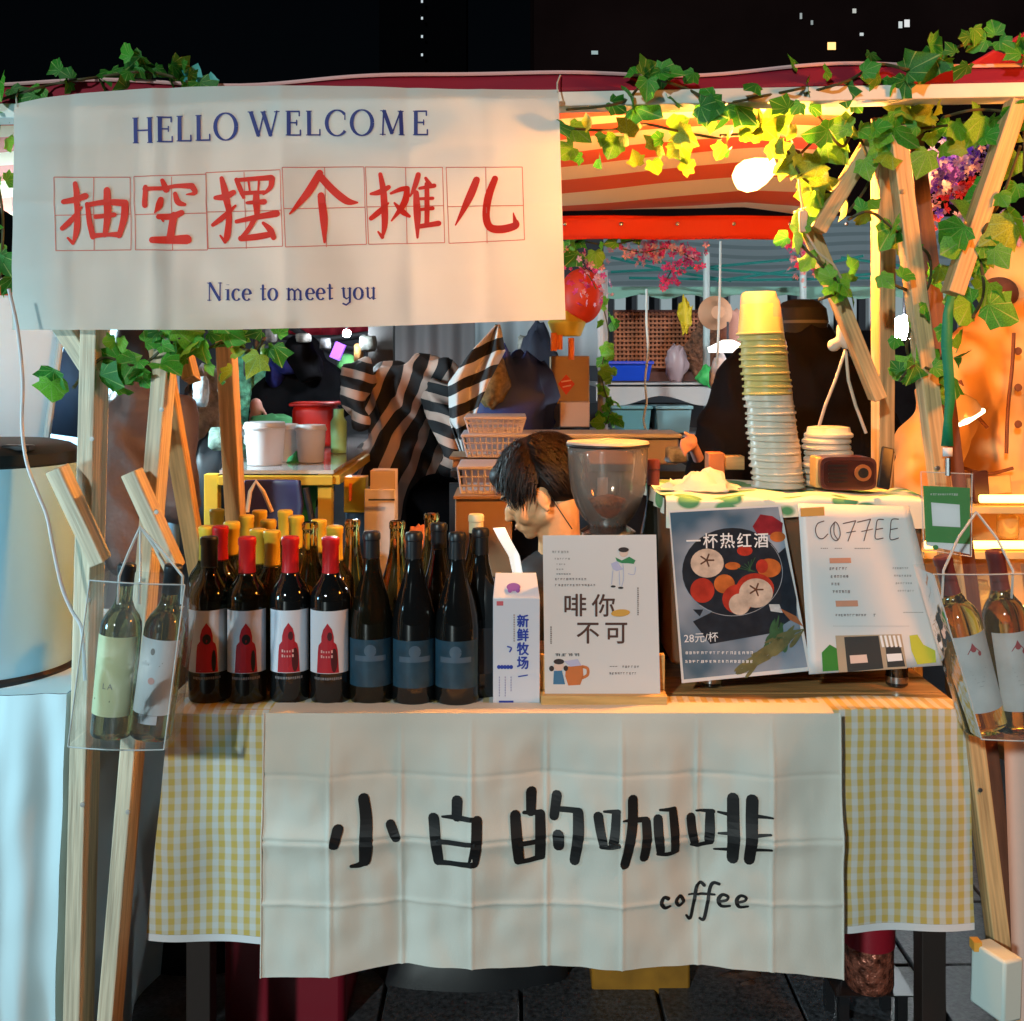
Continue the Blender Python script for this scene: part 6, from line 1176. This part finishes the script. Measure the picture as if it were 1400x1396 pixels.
# ---------------- people ----------------
SKIN = mat('skin', (.80, .43, .21), .5, var=.10, vs=40, bump=.3, bs=400); HAIR = mat('dark_brown_hair', (.014, .008, .006), .55, spec=.3)
def cap(mb, a, b_, r0, r1, n=8):
    a, b_ = Vector(a), Vector(b_)
    for i in range(n+1): t = i/n; p = a.lerp(b_, t); r = r0+(r1-r0)*t; mb.ell(p, (r, r, r), seg=12)
    mb.tube([a, b_], [r0, r1], 12)
# boy in profile, looking down to the left (local: face towards -X, z up; then tilted)
by = thing('person', 'boy with dark mop of hair in a black jacket looking down, seen in profile', 'person', P(760, 900, 2.78))
HC = P(735, 664, 2.78)
Rh = Euler((0, math.radians(-28), math.radians(-8))).to_matrix()
hm = MB()
def he(c, r, rot=None): hm.ell(HC+Rh @ Vector(c), r, (Rh @ rot) if rot else Rh, 20)
he((.012, 0, .022), (.098, .074, .090)); he((-.035, 0, -.035), (.058, .058, .068)); he((-.058, 0, -.078), (.034, .034, .026)); he((-.070, 0, -.098), (.019, .022, .014)); he((-.012, 0, -.070), (.05, .056, .034))
he((-.094, 0, -.028), (.014, .010, .024), Euler((0, .45, 0)).to_matrix()); he((-.104, 0, -.040), (.011, .011, .009)); he((-.084, 0, .012), (.014, .035, .012)); he((-.090, 0, -.066), (.010, .020, .006)); he((-.087, 0, -.076), (.010, .018, .006)); he((-.072, -.032, -.024), (.020, .018, .018)); he((-.055, -.038, -.045), (.026, .022, .03))
NB0 = HC+Rh @ Vector((.03, 0, -.06)); NB1 = HC+Vector((.055, .02, -.19)); cap(hm, NB0, NB1, .05, .055)
blob('head', hm, SKIN, by, .0045, 4)
em = MB(); 
def ehe(m, c, r, rot=None): m.ell(HC+Rh @ Vector(c), r, (Rh @ rot) if rot else Rh, 16)
em = MB(); ehe(em, (.010, -.074, -.030), (.019, .007, .030), Euler((0, .15, .3)).to_matrix()); ehe(em, (.010, -.079, -.028), (.012, .005, .020)); ehe(em, (.006, -.076, -.055), (.009, .006, .010)); blob('ear', em, SKIN, by, .003, 2)
m = MB(); ehe(m, (-.082, -.026, -.010), (.007, .010, .0028)); m.build('eyelashes', HAIR, by); m = MB(); ehe(m, (-.088, -.024, .013), (.008, .018, .0035)); m.build('eyebrow', HAIR, by)
m = MB(); ehe(m, (-.0985, -.004, -.071), (.004, .014, .0016)); m.build('lip_line', mat('lip', (.35, .12, .09), .5), by)
m = MB(); m.tube([HC+Rh @ Vector((.028, -.079, -.02)), HC+Rh @ Vector((.03, -.078, -.06)), HC+Rh @ Vector((.035, -.06, -.13))], .0015, 6); m.build('earphone_wire', BLACKP, by)
hb = MB(); hb.ell(HC+Rh @ Vector((.022, 0, .038)), (.108, .086, .086), Rh, 24); hb.ell(HC+Rh @ Vector((.055, 0, -.005)), (.068, .080, .070), Rh, 20); hb.ell(HC+Rh @ Vector((-.058, 0, .062)), (.045, .065, .036), Rh, 16); blob('hair_cap', hb, HAIR, by, .007, 3)
hs = MB(); r = random.Random(4)
for k in range(3600):
    a = r.uniform(0, 2*math.pi); e = math.asin(r.uniform(-.15, 1)); n_ = Vector((math.cos(a)*math.cos(e), math.sin(a)*math.cos(e), math.sin(e)))
    base = Vector((.022+n_.x*.106, n_.y*.085, .036+n_.z*.086)); fl = Vector((-.75 if base.x < .03 else .35, n_.y*.5, -.55-.5*(1-n_.z))).normalized(); fl = (fl-n_*fl.dot(n_)*.75).normalized()
    L_ = r.uniform(.03, .085); sd = fl.cross(n_).normalized()*.0016; p = [base, base+fl*L_*.5+n_*.010, base+fl*L_+n_*r.uniform(-.012, .006)+Vector((r.gauss(0, .004), r.gauss(0, .004), r.gauss(0, .003)))]
    if p[2].x < -.075 and p[2].z < .012: continue
    q = [HC+Rh @ v for v in (p[0]-sd, p[0]+sd, p[1]+sd, p[1]-sd, p[2])]; hs.add(q, [(0, 1, 2, 3), (3, 2, 4)])
tag(hs.build('hair_strands', HAIR, by, angle=None), kind='stuff')
JK = mat('black_jacket', (.008, .008, .010), .6, bump=.5, bs=14)
jb = MB(); sh = HC+Vector((.09, .03, -.27)); jb.ell(sh, (.17, .13, .12), seg=20); jb.ell(sh+Vector((.02, 0, -.18)), (.17, .13, .24), seg=20); jb.ell(NB1+Vector((.02, 0, .01)), (.075, .07, .045), seg=16)
cap(jb, sh+Vector((-.08, -.13, -.02)), sh+Vector((-.17, -.18, -.22)), .065, .055); cap(jb, sh+Vector((-.17, -.18, -.22)), sh+Vector((-.27, -.26, -.14)), .052, .04); cap(jb, sh+Vector((-.05, .12, -.02)), sh+Vector((-.19, .05, -.2)), .065, .05)
blob('black_jacket', jb, JK, by, .012, 6)
hd = MB(); w0 = sh+Vector((-.27, -.26, -.14)); hd.ell(w0+Vector((-.035, -.01, .02)), (.04, .022, .03), seg=12)
for k in range(4): f0 = w0+Vector((-.06, -.022+.014*k, .03)); cap(hd, f0, f0+Vector((-.028, 0, .022+.003*k)), .0085, .008, 3); cap(hd, f0+Vector((-.028, 0, .022+.003*k)), f0+Vector((-.022, 0, .048)), .008, .007, 3)
cap(hd, w0+Vector((-.03, -.03, .035)), w0+Vector((-.045, -.03, .07)), .010, .008, 3); blob('hand', hd, SKIN, by, .004, 2)
t = thing('white_strap', 'bright white curved strap beside the boy above the milk carton', 'strap', P(695, 780, 2.45)); MB().grid(lambda u, v: P(*[lerp_tab([(0, 682), (.25, 690), (.6, 703), (1, 708)], u)+14*(v-.5)*(1.1-.2*u), 722+64*u], 2.45)+Vector((0, .01*v, 0)), 16, 3).build('strap', mat('glowing_white_plastic', (.8, .8, .78), .35, emit=(1, .98, .9), es=.9), t, solid=.004, angle=60)  # strap's brightness is added as emission; it is no lamp

def fold_it(o, k=1.0):
    nn = [v.normal.copy() for v in o.data.vertices]
    for v, vn in zip(o.data.vertices, nn):
        q = v.co; f = abs(pnoise(Vector((q.x*9+q.z*5, q.y*8, q.z*6))))*.05*k; v.co += vn*(-f+.010)
def coat(name, label, parts, arms, m, extra=None, vox=.014, at=None, fold=1.0):
    t = thing('person', label, 'person', at); b = MB()
    for c, r_ in parts: b.ell(c, r_, seg=20)
    for pts in arms:
        for (a, ra), (b_, rb_) in zip(pts, pts[1:]): cap(b, a, b_, ra, rb_)
    o = blob(name, b, m, t, vox, 8)
    nn = [v.normal.copy() for v in o.data.vertices]
    for v, vn in zip(o.data.vertices, nn):                        # cloth folds
        q = v.co; f = abs(pnoise(Vector((q.x*7+q.z*3, q.y*7, q.z*4.5))))*.045*fold+pnoise(q*17)*.006
        v.co += vn*(-f+.008)
    return t
def Q(x, y, d_, w, dp, h): return (P(x, y, d_), (px(w, d_), dp, px(h, d_)))
BC = mat('black_coat', (.0025, .0025, .0035), .9, bump=.5, bs=10, spec=.08)
bk = coat('black_coat', 'person in a black hooded coat standing with back turned behind the tall cups', [Q(1095, 465, 3.1, 50, .10, 40), Q(1092, 500, 3.1, 72, .13, 45), Q(1090, 540, 3.1, 92, .15, 95), Q(1098, 640, 3.1, 118, .17, 150), Q(1095, 840, 3.1, 110, .16, 180)],
  [[(P(1030, 520, 3.1), .10), (P(985, 620, 3.0), .09), (P(965, 700, 2.95), .07)], [(P(1160, 530, 3.1), .10), (P(1215, 640, 3.0), .09), (P(1220, 740, 2.9), .07)]], BC, at=P(1095, 1300, 3.1))
cpm = MB(); c = P(1095, 432, 3.08); cpm.lathe([(.070, -.05), (.074, -.01), (.069, .02), (.05, .038), (.03, .045), (0, .047)], c, 28); cpm.build('black_cap', mat('cap_black', (.006, .006, .007), .7, spec=.2), bk); MB().lathe([(.0755, -.022), (.0757, -.014)], c, 28, cap=False).build('cap_band', mat('cap_grey', (.04, .04, .04), .6), bk)
for x in (1070, 1125): cap_ = MB(); cap(cap_, P(x, 1000, 3.1), (P(x, 0, 3.1).x, 3.1, .08), .09, .06); cap_.ell((P(x, 0, 3.1).x, 3.05, .04), (.05, .12, .04)); blob('trouser_leg', cap_, BC, bk, .014, 4)
hd = MB(); w0 = P(945, 604, 2.9); hd.ell(w0, (.028, .02, .035), seg=12)
for k in range(4): f0 = w0+Vector((-.02+.006*k, -.005, .012-.014*k)); cap(hd, f0, f0+Vector((-.022, -.004, -.006-.002*k)), .0085, .0075, 3); cap(hd, f0+Vector((-.022, -.004, -.008)), f0+Vector((-.026, -.006, -.03)), .0075, .0065, 3)
cap(hd, w0+Vector((.0, -.01, .02)), w0+Vector((-.028, -.012, .038)), .010, .008, 3); cap(hd, w0, P(965, 650, 3.0), .022, .026, 5)
hd.v = [w0+(v-w0)*.62 for v in hd.v]
blob('hand', hd, mat('pinkish_skin', (.58, .30, .26), .5), bk, .004, 2)
bl = coat('black_jacket', 'person in a black jacket and blue hood bending away behind the yellow table', [Q(408, 540, 5.3, 50, .16, 70), Q(415, 620, 5.3, 50, .16, 90), Q(412, 490, 5.3, 30, .12, 34), Q(395, 740, 5.3, 42, .14, 120)], [[(P(372, 520, 5.3), .10), (P(360, 570, 5.1), .07), (P(352, 600, 5.0), .05)], [(P(448, 520, 5.3), .09), (P(468, 560, 5.2), .06)]], BC, vox=.018, at=P(410, 900, 5.3))
m = MB(); m.ell(P(393, 492, 5.15), (.08, .10, .07), Euler((0, .6, 0)).to_matrix(), 24); m.ell(P(378, 512, 5.2), (.05, .09, .08)); m.v = [v+Vector((.012*pnoise(v*9), 0, .012*pnoise(v*11))) for v in m.v]; m.build('blue_hood', mat('royal_blue', (.005, .010, .13), .8), bl)
m = MB(); m.ell(P(408, 486, 5.1), (.075, .10, .085), None, 20); m.ell(P(424, 500, 5.15), (.07, .1, .08), None, 20); fold_it(blob('black_cap', m, BC, bl, .012, 3), 1)
hd = MB(); w0 = P(350, 556, 4.95); hd.ell(w0, (.03, .025, .04), seg=12)
for k in range(4): cap(hd, w0+Vector((-.02+.012*k, 0, -.03)), w0+Vector((-.026+.014*k, -.01, -.075)), .009, .007, 3)
cap(hd, w0+Vector((.02, 0, 0)), w0+Vector((.045, -.01, -.035)), .010, .008, 3); blob('hand', hd, mat('pinkish_skin', (.58, .30, .26), .5), bl, .006, 2)
brc = mat('brown_leather', (.085, .055, .05), .6, bump=.8, bs=7, dist=.03, var=.3, vs=5)
br = coat('brown_coat', 'person in a shiny brown leather coat seen from behind between the left posts', [Q(195, 560, 3.1, 46, .13, 60), Q(195, 660, 3.1, 50, .14, 110), Q(190, 850, 3.1, 46, .13, 160)], [[(P(165, 570, 3.05), .075), (P(160, 680, 3.0), .07), (P(175, 760, 2.9), .055)], [(P(238, 570, 3.1), .07), (P(245, 690, 3.05), .06)]], brc, at=P(190, 1300, 3.1))
m = MB(); m.ell(P(198, 478, 3.1), (.085, .09, .11), None, 24); m.ell(P(198, 510, 3.12), (.05, .05, .06), None, 16); blob('head_of_dark_hair', m, HAIR, br, .01, 3)
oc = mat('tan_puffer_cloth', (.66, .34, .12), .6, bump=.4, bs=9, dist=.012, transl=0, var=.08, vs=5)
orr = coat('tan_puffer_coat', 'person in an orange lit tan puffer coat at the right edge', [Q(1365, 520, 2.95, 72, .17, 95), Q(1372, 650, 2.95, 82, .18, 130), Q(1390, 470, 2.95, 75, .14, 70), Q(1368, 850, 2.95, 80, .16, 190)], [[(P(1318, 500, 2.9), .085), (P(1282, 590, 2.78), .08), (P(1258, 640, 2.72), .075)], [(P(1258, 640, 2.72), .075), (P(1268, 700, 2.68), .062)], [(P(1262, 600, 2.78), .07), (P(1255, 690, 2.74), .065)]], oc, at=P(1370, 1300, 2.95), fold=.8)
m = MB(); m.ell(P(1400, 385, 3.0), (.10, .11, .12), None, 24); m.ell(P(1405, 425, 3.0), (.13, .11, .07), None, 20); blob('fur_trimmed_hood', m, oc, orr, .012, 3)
for i_, pts_ in enumerate(([(1386, 455), (1384, 500), (1378, 560), (1376, 620)], [(1312, 520), (1330, 560), (1350, 585)], [(1318, 640), (1350, 648), (1385, 640)], [(1255, 640), (1275, 628), (1300, 632)])):
    dd = 2.76 if i_ < 3 else 2.69
    MB().tube([P(x, y, dd) for x, y in cat_rom(pts_, 4)], .0045, 6).build('coat_seam', mat('seam_brown', (.16, .05, .02), .8), orr)
MB().box(P(1352, 664, 2.765), (px(60, 2.76), .012, px(26, 2.76)), Euler((0, -.1, 0)).to_matrix()).build('pocket_flap', oc, orr, bevel=.004)
for y in (480, 530, 580): c = P(1392, y, 2.765); MB().lathe([(0, .004), (.009, .003), (.010, 0)], c, 14, Rf).build('snap_button', mat('seam_brown', (.16, .05, .02), .8), orr)
m = MB(); m.ell(P(1365, 402, 2.92), (.05, .05, .045), None, 20); m.build('brown_scarf', mat('brown_scarf', (.10, .04, .03), .8), orr)
tag(MB().box(P(1340, 665, 2.72), (px(24, 2.72), .012, px(42, 2.72)), Euler((0, -.1, .2)).to_matrix()).build('dark_tablet', mat('tablet_brown', (.05, .015, .015), .4), None, bevel=.003), 'small dark maroon rectangle in front of the orange coat', 'device')
# striped robe
stc1, stc2 = (.50, .33, .27), (.012, .010, .012)
ST1 = striped('robe_stripes', stc1, stc2, .088, (.90, .1, -.42), .42, warp=.16, wsc=2.6); ST2 = striped('sleeve_stripes', stc1, stc2, .075, (.25, 0, 1), .45, warp=.05, wsc=3); ST3 = striped('scarf_stripes', (.62, .56, .54), stc2, .085, (-.45, 0, 1), .5, warp=.10, wsc=3)
sp_ = coat('striped_robe', 'person in a black and beige striped robe bending forward, back turned', [Q(562, 560, 4.6, 66, .17, 72), Q(560, 640, 4.6, 72, .18, 100), Q(588, 520, 4.6, 42, .14, 40), Q(528, 560, 4.6, 40, .13, 68), Q(572, 760, 4.6, 62, .16, 130)], [], ST1, at=P(570, 1000, 4.6), vox=.012, fold=2.2)
sl = MB(); cap(sl, P(604, 535, 4.5), P(618, 590, 4.35), .085, .075); cap(sl, P(618, 590, 4.35), P(612, 632, 4.3), .075, .055); fold_it(blob('right_sleeve', sl, ST2, sp_, .012, 3), 1.3)
sl = MB(); cap(sl, P(492, 512, 4.5), P(484, 552, 4.35), .075, .065); cap(sl, P(484, 552, 4.35), P(492, 572, 4.3), .06, .05); fold_it(blob('left_sleeve', sl, ST2, sp_, .012, 3), 1.3)
tr = MB(); cap(tr, P(598, 690, 4.45), P(600, 900, 4.45), .13, .11); blob('dark_trousers', tr, BC, sp_, .016, 4)
sk_ = thing('striped_scarf', 'black and white striped cloth hung from a hook at the banner corner', 'scarf', P(650, 620, 3.9))
def sca(u, v):
    c = lerp_tab([(0, 636), (.25, 630), (.55, 640), (.8, 668), (1, 681)], v); w = lerp_tab([(0, 8), (.25, 26), (.55, 44), (.8, 36), (1, 4)], v); Y = 622-178*v
    return P(c+(u-.5)*2*w*.62, Y, 3.9)+Vector((0, .035*math.sin(u*9+v*5)+.02*pnoise(Vector((u*4, v*6, 0))), 0))
MB().grid(sca, 40, 50).build('cloth', ST3, sk_, solid=.004, angle=80)

for o in S.objects:
    if o.name.split('.')[0] in ('orange_fruit_print', 'red_fruit_print', 'apple_slice_print', 'apple_core_print', 'herb_print', 'straw_herb_print', 'peach_tab', 'hair_print', 'faces_print', 'lavender_print', 'pale_print', 'dark_print', 'silver_print', 'cafe_awning_print', 'shadow_print', 'pot_print', 'blue_print', 'emblem_lines'): o['kind'] = 'stuff'
